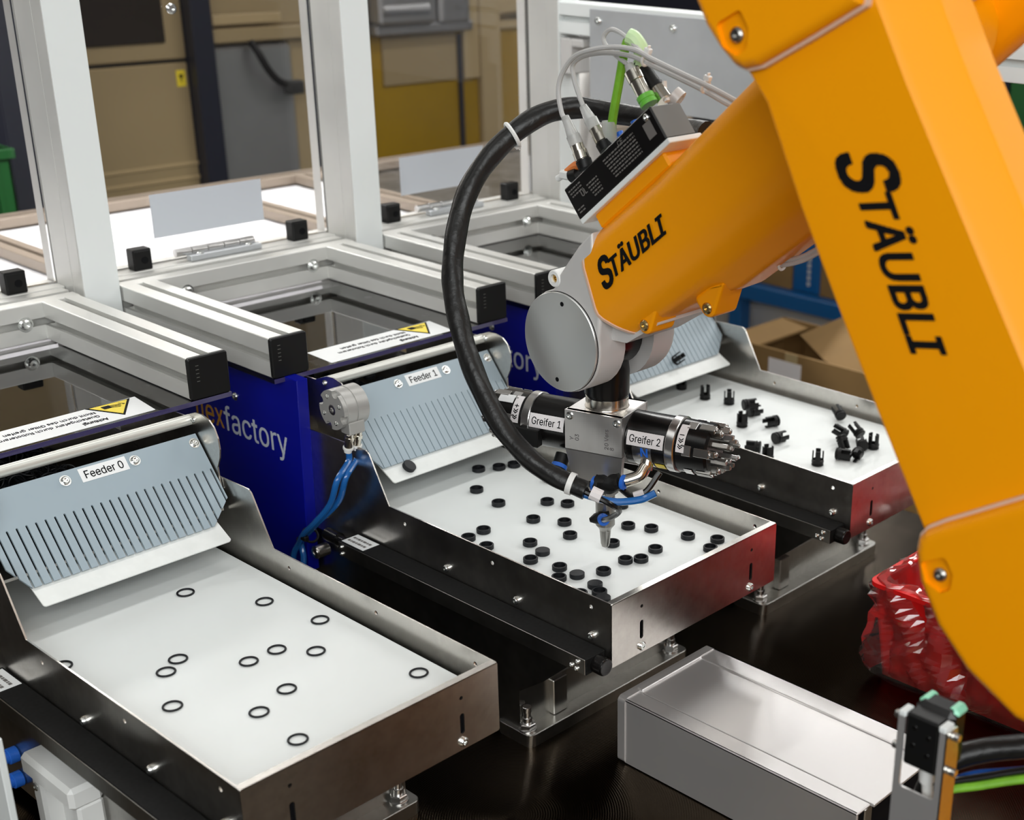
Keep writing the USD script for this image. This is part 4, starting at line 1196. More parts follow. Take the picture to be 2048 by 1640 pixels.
CAPS = [
    (0.5585, 0.3749, 0, 'black cap, leftmost of the row of three just under the middle comb lip'),
    (0.5791, 0.3622, 0, 'black cap, middle one of the row of three just under the middle comb lip'),
    (0.5966, 0.3553, 0, 'black cap, rightmost of the row of three just under the middle comb lip'),
    (0.5164, 0.3305, 0, 'lone black cap below the leftmost of the three under the middle comb lip'),
    (0.5078, 0.2843, 0, 'lone black cap midway between the comb lip and the three at the left wall'),
    (0.5477, 0.2482, 0, 'black cap, left one of the level pair up and left of the nozzle'),
    (0.5592, 0.2279, 0, 'black cap, right one of the level pair up and left of the nozzle'),
    (0.5045, 0.2251, 0, 'black cap just below and left of the level pair beside the nozzle'),
    (0.5222, 0.1951, 0, 'black cap straight below the right one of the level pair beside the nozzle'),
    (0.4490, 0.2428, 0, 'black cap, topmost of the triangle of three at the middle tray left wall'),
    (0.4257, 0.2402, 0, 'black cap, leftmost of the triangle of three at the middle tray left wall'),
    (0.4248, 0.2109, 0, 'black cap, lowest of the triangle of three at the middle tray left wall'),
    (0.5029, 0.1672, 0, 'lone black cap left of the nozzle, level with its lower half'),
    (0.4614, 0.1844, 0, 'black cap, topmost of the cluster of three left of the nozzle tip'),
    (0.4553, 0.1593, 1, 'black cap with closed side up in the cluster left of the nozzle tip'),
    (0.4340, 0.1546, 0, 'black cap, lowest of the cluster of three left of the nozzle tip'),
    (0.4421, 0.1209, 0, 'black cap, upper of two overlapping at the left wall below the nozzle'),
    (0.4253, 0.1045, 0, 'black cap, lower of two overlapping at the left wall below the nozzle'),
    (0.4422, 0.0962, 1, 'black cap, closed side up, right beside the two overlapping at the left wall'),
    (0.4658, 0.0824, 0, 'lone hollow black cap straight below the nozzle tip'),
    (0.4387, 0.0679, 1, 'black cap, closed side up, topmost of three in the near tray corner'),
    (0.4302, 0.0536, 0, 'hollow black cap, middle of three in the near tray corner'),
    (0.4228, 0.0417, 1, 'black cap, closed side up, nearest of all to the near tray corner'),
    (0.4151, 0.0652, 0, 'black cap all but hidden behind the middle tray left wall'),
    (0.5945, 0.2930, 1, 'black cap half hidden behind the thick black hose'),
    (0.5626, 0.1390, 0, 'black cap, left one of the two level with and right of the nozzle waist'),
    (0.5744, 0.1162, 0, 'black cap, right one of the two level with and right of the nozzle waist'),
    (0.5869, 0.0751, 0, 'lone black cap between the nozzle and the far front corner of the tray'),
    (0.6017, 0.0468, 0, 'black cap farthest right, in the front corner by the right wall'),
    (0.5802, 0.0385, 0, 'black cap cut off by the front wall, next to the farthest right cap'),
    (0.5395, 0.0788, 0, 'lone black cap right of the nozzle tip, above the touching pair'),
    (0.4994, 0.0838, 0, 'black cap, left one of the touching pair right below the nozzle'),
    (0.5125, 0.0743, 0, 'black cap, right one of the touching pair right below the nozzle'),
    (0.5193, 0.1210, 0, 'black cap peeping out directly behind the nozzle tip'),
    (0.5974, 0.1816, 0, 'black cap mostly hidden under the end of the blue air hose'),
]
cup = lathe((0, 0, 0), Z, [(0, .0070), (.0004, .0076), (.0046, .0076), (.0050, .0073), (.0050, .0060), (.0017, .0058), (.0017, 0)], 32)
cap0 = None
CAPG = 'black caps on the middle tray'
for n, (cx, cy, flip, lab) in enumerate(CAPS):
    full = lab
    z = BZ + (.0050 if flip else 0)
    if cap0 is None:
        cap0 = thing('rubber_cap', full, 'cap', (cx, cy, z), CAPG)
        obj('cup', cup, MT['rubber'], cap0, world=False)
    else:
        copy_of(cap0, rotz(RND.uniform(0, 360), (cx, cy, z), 180 if flip else 0), full, CAPG)
copy_of(cap0, rotz(20, (.4554, .3690, .2270), 217, 0), 'black cap tipping out of the comb teeth on to the middle lip', CAPG)
rs = np.random.RandomState(11)
pile = []
for layer in range(3):
    for q in range(30):
        px_, py_ = P + rs.uniform(.03, .17 - .02 * layer), rs.uniform(.425, .56)
        pile.append((px_, py_, .240 + (py_ - .405) * .14 + .0035 + .0085 * layer + rs.uniform(0, .004)))
done = []
for (px_, py_, pz_) in pile:
    if all((px_ - a) ** 2 + (py_ - b) ** 2 + (2.2 * (pz_ - c)) ** 2 > .0140 ** 2 for a, b, c in done):
        done.append((px_, py_, pz_))
for (px_, py_, pz_) in done:
    copy_of(cap0, rotz(rs.uniform(0, 360), (px_, py_, pz_), rs.uniform(-60, 60) + 180 * rs.randint(2), rs.uniform(-40, 40)),
            'black rubber cap in the heap inside the hopper behind the comb marked Feeder 1', 'heap of caps in the middle hopper')

RINGS = [
    (.1612, .3456, 'highest ring, nearest to the comb lip'),
    (.2017, .2750, 'second highest ring, right of the highest one'),
    (.2158, .2066, 'third highest ring, by the right wall'),
    (.1570, .1888, 'left one of the two level rings in the middle right'),
    (.1789, .1612, 'right one of the two level rings in the middle right'),
    (.1285, .1890, 'single ring in the middle, left of the two level ones'),
    (.0891, .2376, 'upper ring of the pair almost touching on the left'),
    (.0705, .2254, 'lower ring of the pair almost touching on the left'),
    (.1242, .1259, 'single ring straight below the middle ring'),
    (.0450, .1719, 'ring straight below the almost touching pair'),
    (.0878, .1118, 'second lowest ring, above and left of the lowest'),
    (.0856, .0545, 'lowest ring, nearest to the camera'),
    (.0160, .3001, 'ring mostly hidden behind the left wall edge'),
    (.2165, .0648, 'farthest right ring, by the front right corner'),
]
ring_mesh = torus((0, 0, 0), Z, .0076, .00095, 36, 10)
ring0 = None
for cx, cy, lab in RINGS:
    full = 'black ring on nearest tray, ' + lab
    if ring0 is None:
        ring0 = thing('sealing_ring', full, 'ring', (cx, cy, BZ + .00095), 'black rings on the nearest tray')
        obj('ring', ring_mesh, MT['rubber'], ring0, world=False)
    else:
        copy_of(ring0, rotz(0, (cx, cy, BZ + .00095)), full, 'black rings on the nearest tray')
for sx, dq, lab in ((.079, -.0065, 'leftmost, barely showing'), (.1045, -.0095, 'second from the left, hanging lowest'), (.1185, -.0070, 'third from the left'), (.1360, -.0085, 'second from the right'), (.1990, -.0060, 'rightmost')):
    pp = C0 + X * sx + CQ * (dq + .004) - CN * .0030
    copy_of(ring0, rotz(0, pp, 34), 'black ring poking out under the nearest comb, ' + lab, 'rings under the nearest comb')
heap = []
for q in range(520):
    hx, hy = rs.uniform(.024, .150), rs.uniform(.425, .600)
    cov = max(0.0, 1 - ((hx - .06) / .10) ** 2)
    hz = .240 + (hy - .405) * .14 + rs.uniform(0.002, .004 + .032 * cov)
    ax = np.array([rs.normal(0, .8), rs.normal(0, .8), 1.0])
    heap.append(torus((hx, hy, hz), ax, .0076, .0009, 20, 5))
tag(obj('sealing_ring_heap', cat_(*heap), MT['rubber'], smooth=40), 'tangled heap of thin black sealing rings inside the nearest hopper', 'rings', kind='stuff')

# slotted plugs on the farthest tray
def sector(r0, r1, a0, a1):
    t = np.radians(np.linspace(a0, a1, 7))
    return Polygon([(r1 * math.cos(q), r1 * math.sin(q)) for q in t] + [(r0 * math.cos(q), r0 * math.sin(q)) for q in t[::-1]])


PS = 1.14
plug_base = lathe((0, 0, 0), Z, [(0, .0056), (.0006, .0064), (.0020, .0064), (.0022, .0056), (.0036, .0056), (.0038, .0065), (.0052, .0065), (.0056, .0061), (.0066, .0060), (.0066, .0048), (.0030, .0046), (.0030, 0)], 28)
plug_prongs = [extr(sector(.0048, .0061, 90 * q - 26, 90 * q + 26), .0104, (0, 0, .0064), X, Y) for q in (0, 2)] + [extr(sector(.0048, .0061, 90 * q - 20, 90 * q + 20), .0095, (0, 0, .0064), X, Y) for q in (1, 3)]
PLUGS = [
    (.9370, .3465, 0, 0, 20, 'left one of the two upright plugs at the back'),
    (.9441, .3104, 0, 0, 40, 'right one of the two upright plugs at the back'),
    (.9459, .3963, 0, 0, 10, 'standing in the shade under the comb lip'),
    (.8893, .2441, 0, 0, 60, 'upright plug with another lying across its top'),
    (.8498, .0962, 0, 0, 35, 'lone upright plug nearest to the front wall'),
    (.9419, .0780, 0, 0, 75, 'upright plug at the right end of the cluster'),
    (.8196, .1487, 0, 0, 55, 'upright plug half hidden behind the left wall'),
    (.9297, .2575, 90, 0, 70, 'lying next to the upright plug with another on it'),
    (.9157, .2154, 90, 0, -110, 'lying on its side, prongs pointing right'),
    (.8760, .1746, 90, 0, 78, 'lying on its side, prongs pointing left'),
    (.8298, .1774, 90, 0, -150, 'lying with its round closed end toward the left wall'),
    (.9915, .1608, 70, 0, 150, 'tilted against the right wall of the tray'),
    (.9181, .1108, 150, 20, 10, 'tipped prongs down, left end of the cluster'),
    (.9405, .1174, 60, 10, 210, 'leaning in the cluster, closed end up, left one'),
    (.9532, .1042, 60, 0, 170, 'leaning in the cluster, closed end up, right one'),
    (.9290, .0862, 90, 0, 130, 'lying in the middle of the cluster'),
    (.8836, .0841, 90, 0, 20, 'lying with prongs toward the front wall, below the cluster'),
    (.8959, .0712, 90, 0, -70, 'lying lowest and rightmost below the cluster'),
]
plug0 = None
for cx, cy, rx, ry, rz, lab in PLUGS:
    full = 'black slotted plug on farthest tray, ' + lab
    z = BZ + (0 if rx == 0 else .0075)
    if rx == 150:
        z = BZ + .0150
    if plug0 is None:
        plug0 = thing('slotted_plug', full, 'plug', (cx, cy, z), 'black plugs on the farthest tray')
        plug_base.apply_scale(PS)
        obj('plug_base', plug_base, MT['black'], plug0, world=False)
        for m_ in plug_prongs:
            m_.apply_scale(PS)
            obj('prong', m_, MT['black'], plug0, world=False)
    else:
        off = np.zeros(3)
        if rx == 90:
            a = math.radians(rz)
            off = -np.array([math.sin(a), -math.cos(a), 0]) * .0080
        copy_of(plug0, rotz(rz, np.array([cx, cy, z]) + off, rx, ry), full, 'black plugs on the farthest tray')
copy_of(plug0, rotz(60, (.8960, .2490, BZ + .0262), 88, 0), 'black slotted plug lying across the top of an upright plug on the farthest tray', 'black plugs on the farthest tray')
copy_of(plug0, rotz(15, (.9190, .3900, .2330), 50, 0), 'black slotted plug stuck in the comb teeth of the farthest feeder', 'black plugs on the farthest tray')

# ------------------------------------------------------------------ aluminium enclosure on the worktop
bx = thing('aluminium_enclosure', 'long silver aluminium enclosure lying on the worktop in front of the middle feeder', 'enclosure', (.508, -.105, 0))
x0, x1, yf, yb, hz = .4375, .5795, -.252, .036, .0755
obj('side_shell', cat_(cbox(x0 + .0012, x0 + .0040, yf, yb - .008, .0006, hz, .0008), cbox(x1 - .0040, x1 - .0012, yf, yb - .008, .0006, hz, .0008),
                       cbox(x0 + .0015, x1 - .0015, yf, yb - .008, .0006, .0030, .0008)), MT['box_alu'], bx)
obj('top_shell', cat_(cbox(x0 + .0012, x0 + .0225, yf, yb - .008, hz - .0030, hz, .0010), cbox(x0 + .0228, x1 - .0265, yf - .0035, yb - .0095, hz - .0030, hz + .0002, .0005)), MT['box_alu'], bx, label='flat silver top of the enclosure')
obj('raised_edge', cbox(x1 - .0262, x1 - .0012, yf, yb - .008, hz - .0030, hz, .0008), MT['box_alu'], bx)
obj('edge_bead', cyl((x1 - .0268, yf, hz - .0002), (x1 - .0268, yb - .009, hz - .0002), .0016, 10), MT['box_alu'], bx)
ep = Polygon([(x0 - .0002, 0), (x1 + .0002, 0), (x1 + .0002, .0768), (x0 - .0002, .0768)])
ep = ep.buffer(-.006).buffer(.006)
obj('end_plate', cat_(bevel_prism(ep, .0095, .0016, (0, yb - .0095, 0), X, Z, -Y, steps=2) if False else extr(ep, .0095, (0, yb, 0), X, Z)), MT['box_alu'], bx, smooth=30)
obj('end_plate_bar', cbox(x0 + .0235, x1 - .0262, yb - .0125, yb - .004, .0735, .0782, .0008), MT['box_alu'], bx)
obj('painted_dark_interior', cbox(x0 + .006, x1 - .006, yf + .004, yb - .012, .004, hz - .006), MT['ink_and_shade'], bx)  # black block paints the shade inside the open end
obj('latch', cbox(x0 + .016, x0 + .028, yf + .001, yf + .006, .050, .0715, .001), MT['steel_dark'], bx)

# ------------------------------------------------------------------ red crate wrapped in a clear bag
ct = thing('red_crate', 'red plastic crate standing on the worktop behind the robot shoulder', 'crate', (.88, -.19, 0))
cx0, cx1, cy0, cy1, ch = .752, 1.06, -.330, -.058, .118


def crate_wall(a, b, inward):
    a, b = np.array([*a, 0.0]), np.array([*b, 0.0])
    d = (b - a) / np.linalg.norm(b - a)
    inw = np.array([*inward, 0.0])
    L = np.linalg.norm(b - a)
    tp = .012
    v = []
    for q in (0, 1):
        off = inw * .003 * q
        v += [a + inw * tp + d * tp + off + Z * .002, b + inw * tp - d * tp + off + Z * .002, b + off + Z * ch, a + off + Z * ch]
    return trimesh.convex.convex_hull(np.array(v))


for a, b, inw in (((cx0, cy1), (cx0, cy0), (1, 0)), ((cx1, cy1), (cx1, cy0), (-1, 0)), ((cx0, cy1), (cx1, cy1), (0, -1)), ((cx0, cy0), (cx1, cy0), (0, 1))):
    obj('crate_wall', crate_wall(a, b, inw), MT['red'], ct)
obj('crate_floor', cbox(cx0 + .012, cx1 - .012, cy0 + .012, cy1 - .012, .002, .006), MT['red'], ct)
rim = rounded(sbox(cx0 - .006, cy0 - .006, cx1 + .006, cy1 + .006), .012).difference(rounded(sbox(cx0 + .006, cy0 + .006, cx1 - .006, cy1 - .006), .010))
obj('rim', extr(rim, .0050, (0, 0, ch - .001), X, Y), MT['red'], ct)
rib = sbox(cx0 - .0008, cy0 - .0008, cx1 + .0008, cy1 + .0008).difference(sbox(cx0 + .004, cy0 + .004, cx1 - .004, cy1 - .004))
obj('rib', extr(rib, .0045, (0, 0, .078), X, Y), MT['red'], ct)
# the bag: a wrinkled film hung over the rim and down outside
NB, MB_ = 150, 40
th = np.linspace(0, 2 * np.pi, NB, endpoint=False)
ringp = rounded(sbox(cx0, cy0, cx1, cy1), .02)
per = np.array([ringp.exterior.interpolate(t, normalized=True).coords[0] for t in np.linspace(0, 1, NB, endpoint=False)])
cen = per.mean(0)
nrm = (per - cen) / np.linalg.norm(per - cen, axis=1, keepdims=True)
vs = []
prof = [(-.030, .050), (-.022, .085), (-.014, .112), (-.006, .124), (.003, .1265), (.010, .1225), (.012, .112), (.013, .095), (.016, .075), (.018, .055), (.018, .035), (.013, .016), (.004, .006)]
tt = np.linspace(0, len(prof) - 1, MB_)
po = np.interp(tt, range(len(prof)), [p[0] for p in prof])
pz = np.interp(tt, range(len(prof)), [p[1] for p in prof])
for j in range(MB_):
    q = np.column_stack([per + nrm * po[j], np.full(NB, pz[j])])
    sh = per @ np.array([[.8, .3], [-.3, .8]]) + pz[j] * np.array([.25, -.2])
    f1 = meshkit.fbm(np.column_stack([sh * 26, np.full(NB, pz[j] * 7)]), 2, 5)
    f2 = np.abs(meshkit.fbm(np.column_stack([sh * 42, np.full(NB, pz[j] * 12)]) + 40, 2, 9) - .5)
    w = (f1 - .5) * .020 + (.07 - f2) * .075
    amp = .35 + .65 * min(1, max(0, (pz[j] - .01) / .05)) if po[j] > 0 else .6
    q[:, :2] += nrm * (w * amp)[:, None]
    q[:, 2] += (meshkit.fbm(q * [30, 30, 12] + 90, 2, 3) - .5) * (.012 if pz[j] > .03 else .002)
    vs.append(q)
vs = np.concatenate(vs)
fs = []
for j in range(MB_ - 1):
    for i in range(NB):
        k2 = (i + 1) % NB
        fs += [(j * NB + i, j * NB + k2, (j + 1) * NB + k2), (j * NB + i, (j + 1) * NB + k2, (j + 1) * NB + i)]
tag(obj('clear_bag', trimesh.Trimesh(vs, np.array(fs), process=False), MT['film'], smooth=6), 'crumpled clear plastic bag pulled over the red crate', 'plastic bag')

# ------------------------------------------------------------------ light sensor on a bent bracket, with its cables
sn = thing('sensor_bracket', 'bent steel bracket on the worktop beside the enclosure, carrying a small sensor', 'bracket', (.290, -.395, 0))
sx = .2800
y0, y1, zt = -.3760, -.4130, .3060
brk = sbox(y1, .0, y0, zt).difference(rounded(sbox(y1 + .0045, .2500, y0 - .0050, zt + .02), .003))
obj('bracket_plate', extr(brk, .0016, (sx, 0, 0), Y, Z, X), MT['box_alu'], sn)
obj('bracket_wing', extr(Polygon([(0, 0), (.017, 0), (.017, .285), (.013, zt), (0, zt)]), .0015, (sx, y1, 0), X, Z, -Y), MT['steel'], sn)
obj('bracket_foot', cbox(sx, sx + .06, y1, y0, 0, .002), MT['steel'], sn)
for (yy, dd, zz) in ((y0 + .0005, Y, .3010), (y0 + .0005, Y, .2760), (y1 - .0015, -Y, .3015), (y1 - .0015, -Y, .2740)):
    obj('bracket_screw', cyl((sx + .007, yy, zz), np.array([sx + .007, yy, zz]) + dd * .0055, .0030, 14, b=.0005), MT['zinc'], sn)
for ya, yb_ in ((y1 - .0002, y1 + .0055), (y0 - .0055, y0)):
    obj('corner_tab', cbox(sx - .0005, sx + .011, ya, yb_, zt - .001, zt + .0035, .0008), MT['alu_white'], sn)
se = thing('light_sensor', 'small black optical sensor with mint lens tabs held in the bracket', 'sensor', (sx + .01, -.395, .27))
obj('sensor_case', cbox(sx + .0004, sx + .0240, y1 + .0052, y0 - .0056, .2685, .3095, .0016), MT['black'], se)
obj('sensor_back', cbox(sx + .0120, sx + .0330, y1 + .0020, y0 - .0040, .2660, .3130, .0045), MT['gloss_black'], se)
for ya, yb_ in ((y1 + .0018, y1 + .0115), (y0 - .0130, y0 - .0040)):
    obj('lens_tab', cbox(sx + .0170, sx + .0335, ya, yb_, .3060, .3138, .0030), MT['mint'], se, label='translucent mint green lens tab')
for (yy, zz) in ((-.3890, .3000), (-.4000, .2960), (-.3885, .2860), (-.4000, .2820)):
    obj('sensor_dimple', lathe((sx + .0003, yy, zz), -X, [(0, .0022), (.0003, .0018)], 14), MT['gloss_black'], se)
obj('cable_gland', cat_(cyl((sx + .010, -.396, .269), (sx + .012, -.396, .255), .0055, 14), cyl((sx + .012, -.396, .255), (sx + .014, -.398, .235), .0040, 12)), MT['nylon'], se)

tag(obj('robot_cable', tube([(.318, -.372, .170), (.330, -.376, .215), (.344, -.3820, .2365), (.3625, -.3985, .2450), (.3850, -.4225, .2490), (.412, -.452, .252)], .0092, 14), MT['hose']), 'thick black robot cable behind the sensor bracket', 'cable')
tag(obj('earth_cable', tube([(.300, -.378, .160), (.312, -.389, .215), (.3225, -.3948, .2290), (.3400, -.4125, .2335), (.3615, -.4352, .2385), (.39, -.465, .240)], .0034, 10), MT['greenyellow']), 'green earth cable below the thick black robot cable', 'cable')
tag(obj('lead_cable', tube([(.303, -.376, .165), (.314, -.387, .222), (.3243, -.3930, .2338), (.3415, -.4105, .2385), (.3635, -.4335, .2440), (.392, -.463, .246)], .0028, 10), MT['gloss_black']), 'thin black cable between the thick cable and the green one', 'cable')
tag(obj('lead_cable', tube([(.330, -.372, .170), (.338, -.384, .215), (.3500, -.3985, .2290), (.3700, -.4190, .2320), (.396, -.447, .235)], .0040, 10), MT['bluefit']), 'blue cable half hidden behind the green earth cable', 'cable')

# ------------------------------------------------------------------ behind the fence: rear frame with sheet whose white paints its reflection, machines
rf = thing('rear_frame', 'aluminium rail frame behind the fence with a sheet painted white for its reflection', 'frame', (.7, 1.3, 0))


def rail(a, b, w=.04):
    a, b = np.array(a, float), np.array(b, float)
    d = b - a
    L = np.linalg.norm(d)
    d /= L
    side = np.cross(Z, d)
    return extr(profile_poly(w, w, 'lrtb'), L, a, side, np.cross(d, side) * 1.0, d)


obj('frame_rail', rail((-.40, 1.56, .28), (2.30, 1.56, .28)), MT['railtan'], rf)
for rx in (.492, .930):
    obj('frame_rail', rail((rx, .93, .28), (rx, 1.54, .28)), MT['railtan'], rf)
obj('frame_rail', rail((1.145, .93, .28), (1.145, 1.54, .28)), MT['railtan'], rf)
obj('glare_white_sheet', cbox(-.40, 1.123, .93, 1.538, .274, .281), MT['sheet'], rf)
obj('grey_sheet', cbox(1.167, 2.28, .93, 1.538, .274, .281), MT['steel_dark'], rf)
for lx in (-.38, .20, .71, 1.15, 2.26):
    obj('frame_leg', cbox(lx - .02, lx + .02, 1.54, 1.58, -.90, .26, .002), MT['railtan'], rf)
lamp('added_rear_fill', .60, 1.36, .86, 1.4, .12, 26)  # added fill light that whitens the rear sheet
wl = thing('added_fill_fixture', 'added lamp fixture out of view, whitening the sheet behind the fence', 'lamp', (.60, 1.36, .87))
obj('added_lamp_housing', cat_(cbox(-.12, 1.32, 1.29, 1.43, .872, .90, .004), cbox(-.12, 1.32, 1.285, 1.295, .85, .90, .002), cbox(-.12, 1.32, 1.425, 1.435, .85, .90, .002)), MT['alu'], wl)
for rx in (-.05, 1.25):
    obj('added_lamp_hanger', cyl((rx, 1.36, .90), (rx, 1.36, CEIL), .004, 8), MT['bolt'], wl)

mc = thing('machine_cabinet', 'tan machine cabinet with a dark window behind the left fence pane', 'machine', (1.35, 2.7, -.9))
obj('lower_panel', cbox(1.08, 1.487, 2.50, 3.2, -.88, .402, .004), MT['tan'], mc)
obj('upper_panel', cbox(1.08, 1.487, 2.50, 3.2, .410, 1.9, .004), MT['tan'], mc)
obj('seam', cbox(1.085, 1.485, 2.505, 3.19, .400, .412), MT['ink_and_shade'], mc)
obj('window', cbox(1.10, 1.432, 2.492, 2.502, .452, 1.0, .002), MT['screen'], mc)
obj('panel_lines', cat_(*[cbox(1.08, 1.487, 2.4965, 2.502, z_, z_ + .010, .002) for z_ in (.115, .150)]), MT['tan_light'], mc)
w_ = obj('warning_sticker', cbox(1.4530, 1.4770, 2.4985, 2.501, .345, .384), MT['yellow'], mc)
obj('pictogram', cat_(cbox(1.4600, 1.4700, 2.4980, 2.4986, .366, .374), cbox(1.4635, 1.4665, 2.4980, 2.4986, .356, .372)), MT['ink_and_shade'], w_)
tag(obj('machine_upright', cbox(1.488, 1.546, 2.46, 2.58, -.90, 1.9, .004), MT['navy']), 'dark navy upright between the tan cabinet and the grey steel panel', 'post')
gs = thing('steel_cover', 'grey sheet steel cover with a cable in front, beside the dark navy upright', 'machine cover', (1.68, 2.55, -.9))
obj('cover_panel', cbox(1.548, 1.795, 2.50, 3.0, -.88, .430, .01), MT['greysteel'], gs)
obj('side_panel', cbox(1.797, 1.93, 2.52, 3.0, -.88, .45, .006), MT['tan'], gs)
obj('top_beam', cat_(cbox(1.548, 1.93, 2.49, 2.62, .440, .475, .004), cbox(1.548, 1.93, 2.52, 2.62, .475, .60, .004), cbox(1.548, 1.93, 2.49, 2.62, .60, 1.6, .004)), MT['tan'], gs)
obj('beam_bar', cbox(1.56, 1.76, 2.485, 2.492, .485, .510, .002), MT['tan_light'], gs)
cb = obj('cable', tube([(1.665, 2.49, .440), (1.672, 2.47, .415), (1.690, 2.462, .375), (1.715, 2.46, .345), (1.745, 2.462, .330)], .0095, 10), MT['black'], gs)
obj('plug', cbox(1.742, 1.790, 2.448, 2.480, .305, .340, .004), MT['black'], gs)

am = thing('amber_machine', 'machine enclosure with amber tinted windows behind the right fence pane', 'machine', (2.4, 2.8, -.9))
obj('amber_panel', cbox(2.05, 2.452, 2.52, 2.54, -.30, .43), MT['amber'], am)
obj('amber_panel', cbox(2.53, 2.705, 2.52, 2.54, -.30, .425), MT['amber'], am)
obj('pale_panel', cbox(2.098, 2.365, 2.512, 2.522, .292, .425, .002), MT['tan'], am)  # lighter tan zone high in the left amber window
obj('handle_strip', cbox(2.372, 2.384, 2.506, 2.522, -.25, .42, .003), MT['navy'], am)
obj('enclosure_post', cat_(cbox(2.392, 2.452, 2.508, 2.522, .290, .62, .003), cbox(2.452, 2.532, 2.500, 2.60, -.88, 1.6, .004)), MT['tan_light'], am)
obj('enclosure_post', cbox(2.706, 2.765, 2.50, 2.60, -.88, 1.6, .004), MT['tan_light'], am)
obj('enclosure_post', cbox(1.955, 2.048, 2.50, 2.60, -.88, 1.6, .004), MT['tan'], am)
for za, zb in ((.425, .448), (.470, .510)):
    obj('cross_bar', cbox(2.532, 2.706, 2.505, 2.56, za, zb, .003), MT['tan_light'], am)
obj('drive_unit', cat_(cbox(2.05, 2.40, 2.47, 2.60, .432, .462, .006), cbox(2.05, 2.25, 2.45, 2.60, .462, .60, .008), cbox(2.27, 2.385, 2.46, 2.60, .455, .62, .01), cyl((2.06, 2.46, .500), (2.22, 2.46, .500), .018, 14)), MT['greysteel'], am)
obj('enclosure_body', cbox(1.96, 2.76, 2.62, 3.3, -.88, 1.9), MT['tan'], am)

nv = thing('navy_machine', 'dark navy machine side behind the leftmost fence pane', 'machine', (.3, 2.4, -.9))
obj('machine_side', cbox(-.9, 1.03, 2.15, 2.9, -.88, .72, .01), MT['navy'], nv)
obj('unseen_tan_panel', cbox(-.9, 1.03, 2.16, 2.9, .722, 1.9, .01), MT['tan_light'], nv)  # out of view above; gives the hatch panes a tan reflection
obj('edge_strip', cbox(.935, .945, 2.143, 2.151, -.8, .7, .002), MT['slot'], nv)
gc = thing('green_crate', 'green plastic crate in front of the dark navy machine at the left edge', 'crate', (.66, 2.0, -.9))


def crate(t, x0, x1, y0, y1, z0, z1, m, slat=.05):
    for (a, b, c, d) in ((x0, x1, y0, y0 + .006), (x0, x1, y1 - .006, y1), (x0, x0 + .006, y0, y1), (x1 - .006, x1, y0, y1)):
        obj('crate_side', cbox(a, b, c, d, z0, z1, .001), m, t)
    obj('crate_lip', cat_(cbox(x0 - .008, x1 + .008, y0 - .008, y0 + .006, z1 - .02, z1, .002), cbox(x0 - .008, x1 + .008, y1 - .006, y1 + .008, z1 - .02, z1, .002),
                          cbox(x0 - .008, x0 + .006, y0, y1, z1 - .02, z1, .002), cbox(x1 - .006, x1 + .008, y0, y1, z1 - .02, z1, .002)), m, t)
    obj('crate_base', cbox(x0, x1, y0, y1, z0, z0 + .008), m, t)
    ribs = []
    q = x0 + slat
    while q < x1 - slat * .5:
        ribs += [cbox(q, q + .008, y0 - .006, y0, z0 + .01, z1 - .02)]
        q += slat
    q = y0 + slat
    while q < y1 - slat * .5:
        ribs += [cbox(x0 - .006, x0, q, q + .008, z0 + .01, z1 - .02)]
        q += slat
    obj('crate_rib', cat_(*ribs), m, t)


crate(gc, .45, .785, 1.98, 2.12, .02, .335, MT['crategreen'])
obj('crate_stand', cbox(.45, .785, 1.98, 2.12, -.90, .02, .003), MT['navy'], gc)

# ------------------------------------------------------------------ beyond the right side: rack, cartons, crates
rk = thing('storage_rack', 'blue steel storage rack with cardboard cartons seen between forearm and upper arm', 'rack', (2.85, 1.5, -.9))
for ry in (1.603, .90):
    obj('rack_upright', cbox(2.60, 2.65, ry, ry + .043, -.90, .20, .003), MT['rackblue'], rk)
    obj('rack_upright', cbox(3.25, 3.30, ry, ry + .043, -.90, .20, .003), MT['rackblue'], rk)
for rz in (-.240, .060):
    obj('rack_beam', cbox(2.59, 2.63, .90, 2.4, rz, rz + .046, .003), MT['rackblue'], rk)
    obj('rack_shelf', cbox(2.63, 3.29, .90, 2.4, rz + .02, rz + .044), MT['steel_dark'], rk)
obj('back_panel', cbox(2.66, 2.67, .91, 2.4, -.86, -.25), MT['castgrey'], rk, label='grey metal sheet leaning under the blue beam')
CT = [(1.452, 1.590, 'plain brown carton on the rack shelf, left of the blue panel'), (1.215, 1.355, 'plain brown carton on the rack shelf, right of the blue panel')]
for a, b, lab in CT:
    t = thing('carton', lab, 'box', (2.8, (a + b) / 2, -.194))
    obj('carton_body', cbox(2.635, 3.0, a, b, -.196, -.030, .002), MT['cardboard'], t)
    obj('tape', cbox(2.6345, 2.64, (a + b) / 2 - .012, (a + b) / 2 + .012, -.10, -.030), MT['tan_light'], t)
t = thing('blue_bin', 'blue storage bin standing between two cartons on the rack', 'bin', (2.8, 1.40, -.194))
obj('bin_body', cbox(2.635, 2.95, 1.358, 1.448, -.196, -.040, .003), MT['rackblue'], t)
obj('bin_print', cat_(*[cbox(2.6340, 2.6352, 1.388, 1.398, -.175 + q * .017, -.163 + q * .017) for q in range(6)]), MT['cable_grey'], t)
t = thing('foil_pack', 'grey crumpled foil pack lying under the rack shelf beam', 'packaging', (2.8, 1.35, -.02))
bl = trimesh.creation.icosphere(3, 1.0)
bl.apply_scale([.12, .22, .035])
v = bl.vertices + (meshkit.fbm(bl.vertices * 22, 3, 2) - .5)[:, None] * .03
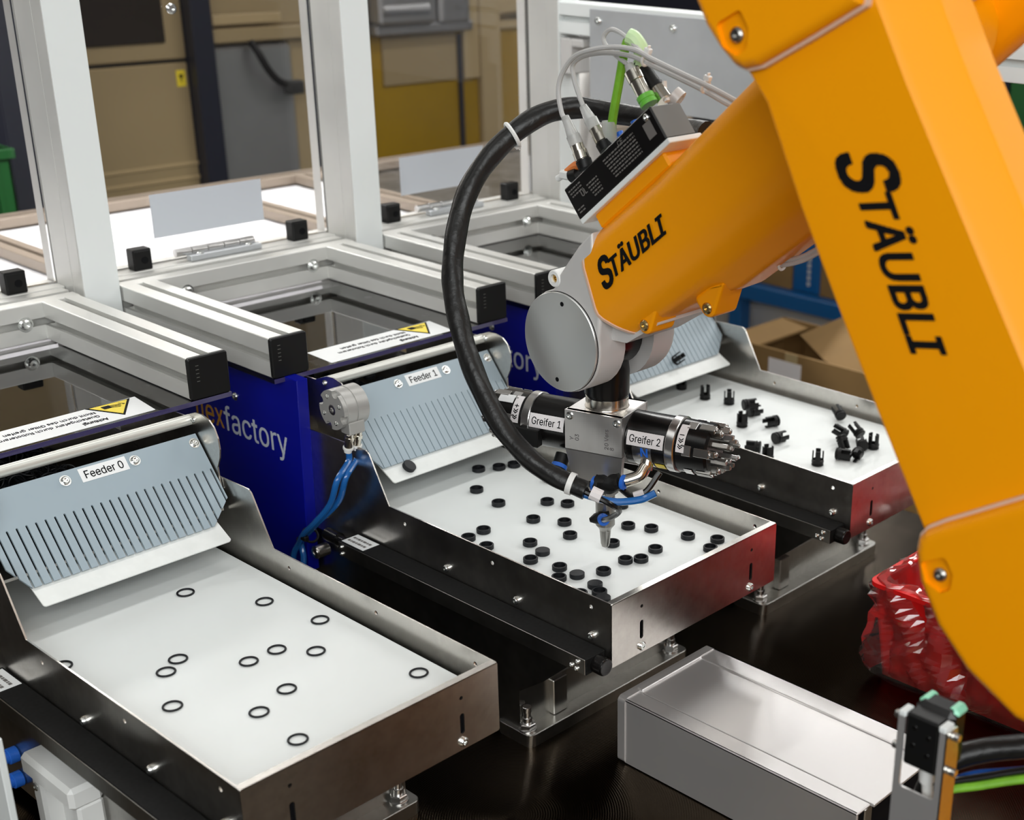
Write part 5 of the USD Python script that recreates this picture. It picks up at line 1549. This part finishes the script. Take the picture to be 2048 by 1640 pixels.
obj('foil', trimesh.Trimesh(v + [2.78, 1.36, .002], bl.faces, process=False), MT['greysteel'], t)
oc = thing('open_carton', 'large open cardboard carton with raised flaps behind the farthest feeder', 'box', (1.95, .62, -.9))
bx0, bx1, by0, by1, bz = 1.70, 1.90, .30, .93, -.016
for a, b, c, d in ((bx0, bx0 + .006, by0, by1), (bx1 - .006, bx1, by0, by1), (bx0, bx1, by0, by0 + .006), (bx0, bx1, by1 - .006, by1)):
    obj('carton_side', cbox(a, b, c, d, -.90, bz), MT['cardboard'], oc)
obj('carton_flap', place(cbox(.02, .19, 0, .07, 0, .005), (bx0, by1 - .003, bz), X, np.array([0, -.98, -.10])), MT['cardboard'], oc)
fv = np.array([(1.735, .585, -.055), (1.725, .700, -.020), (1.850, .850, -.028), (1.905, .760, .026), (1.90, .60, .05)])
obj('carton_flap', trimesh.convex.convex_hull(np.vstack([fv, fv + [.004, .002, -.004]])), MT['cardboard'], oc)
obj('shipping_label', cbox(bx0 - .0008, bx0, .735, .815, -.071, -.034), MT['paper_pink'], oc, label='white shipping label')
obj('carton_tape', cbox(bx0 - .0005, bx0, .745, .775, -.034, bz), MT['tan_light'], oc)
gf = thing('green_crate', 'stack of green plastic crates at the right edge, above the upper arm', 'crate', (2.9, .5, -.9))
crate(gf, 2.66, 3.05, .15, .86, .16, .470, MT['crategreen'])
obj('lower_crate', cbox(2.66, 3.05, .15, .86, -.90, .155, .004), MT['crategreen'], gf)
tag(obj('conduit', cat_(tube([(1.33, .98, .30), (1.33, .96, .46), (1.335, .95, .53), (1.36, .94, .553), (1.42, .92, .556)], .020, 14), cyl((1.345, .962, .10), (1.345, .960, .47), .026, 16)), MT['castgrey']), 'grey bent conduit pipe behind the corner post of the fence', 'conduit')
tag(obj('tall_cabinet', cbox(3.45, 3.9, .95, 4.2, -.90, 1.7, .01), MT['navy']), 'dark navy cabinet far behind the blue storage rack', 'cabinet')
tag(obj('upright_bar', cbox(-.066, -.060, .2560, .3100, 0, .1700, .001), MT['alu_white']), 'narrow pale upright bar at the lower left edge of the photo', 'bar')
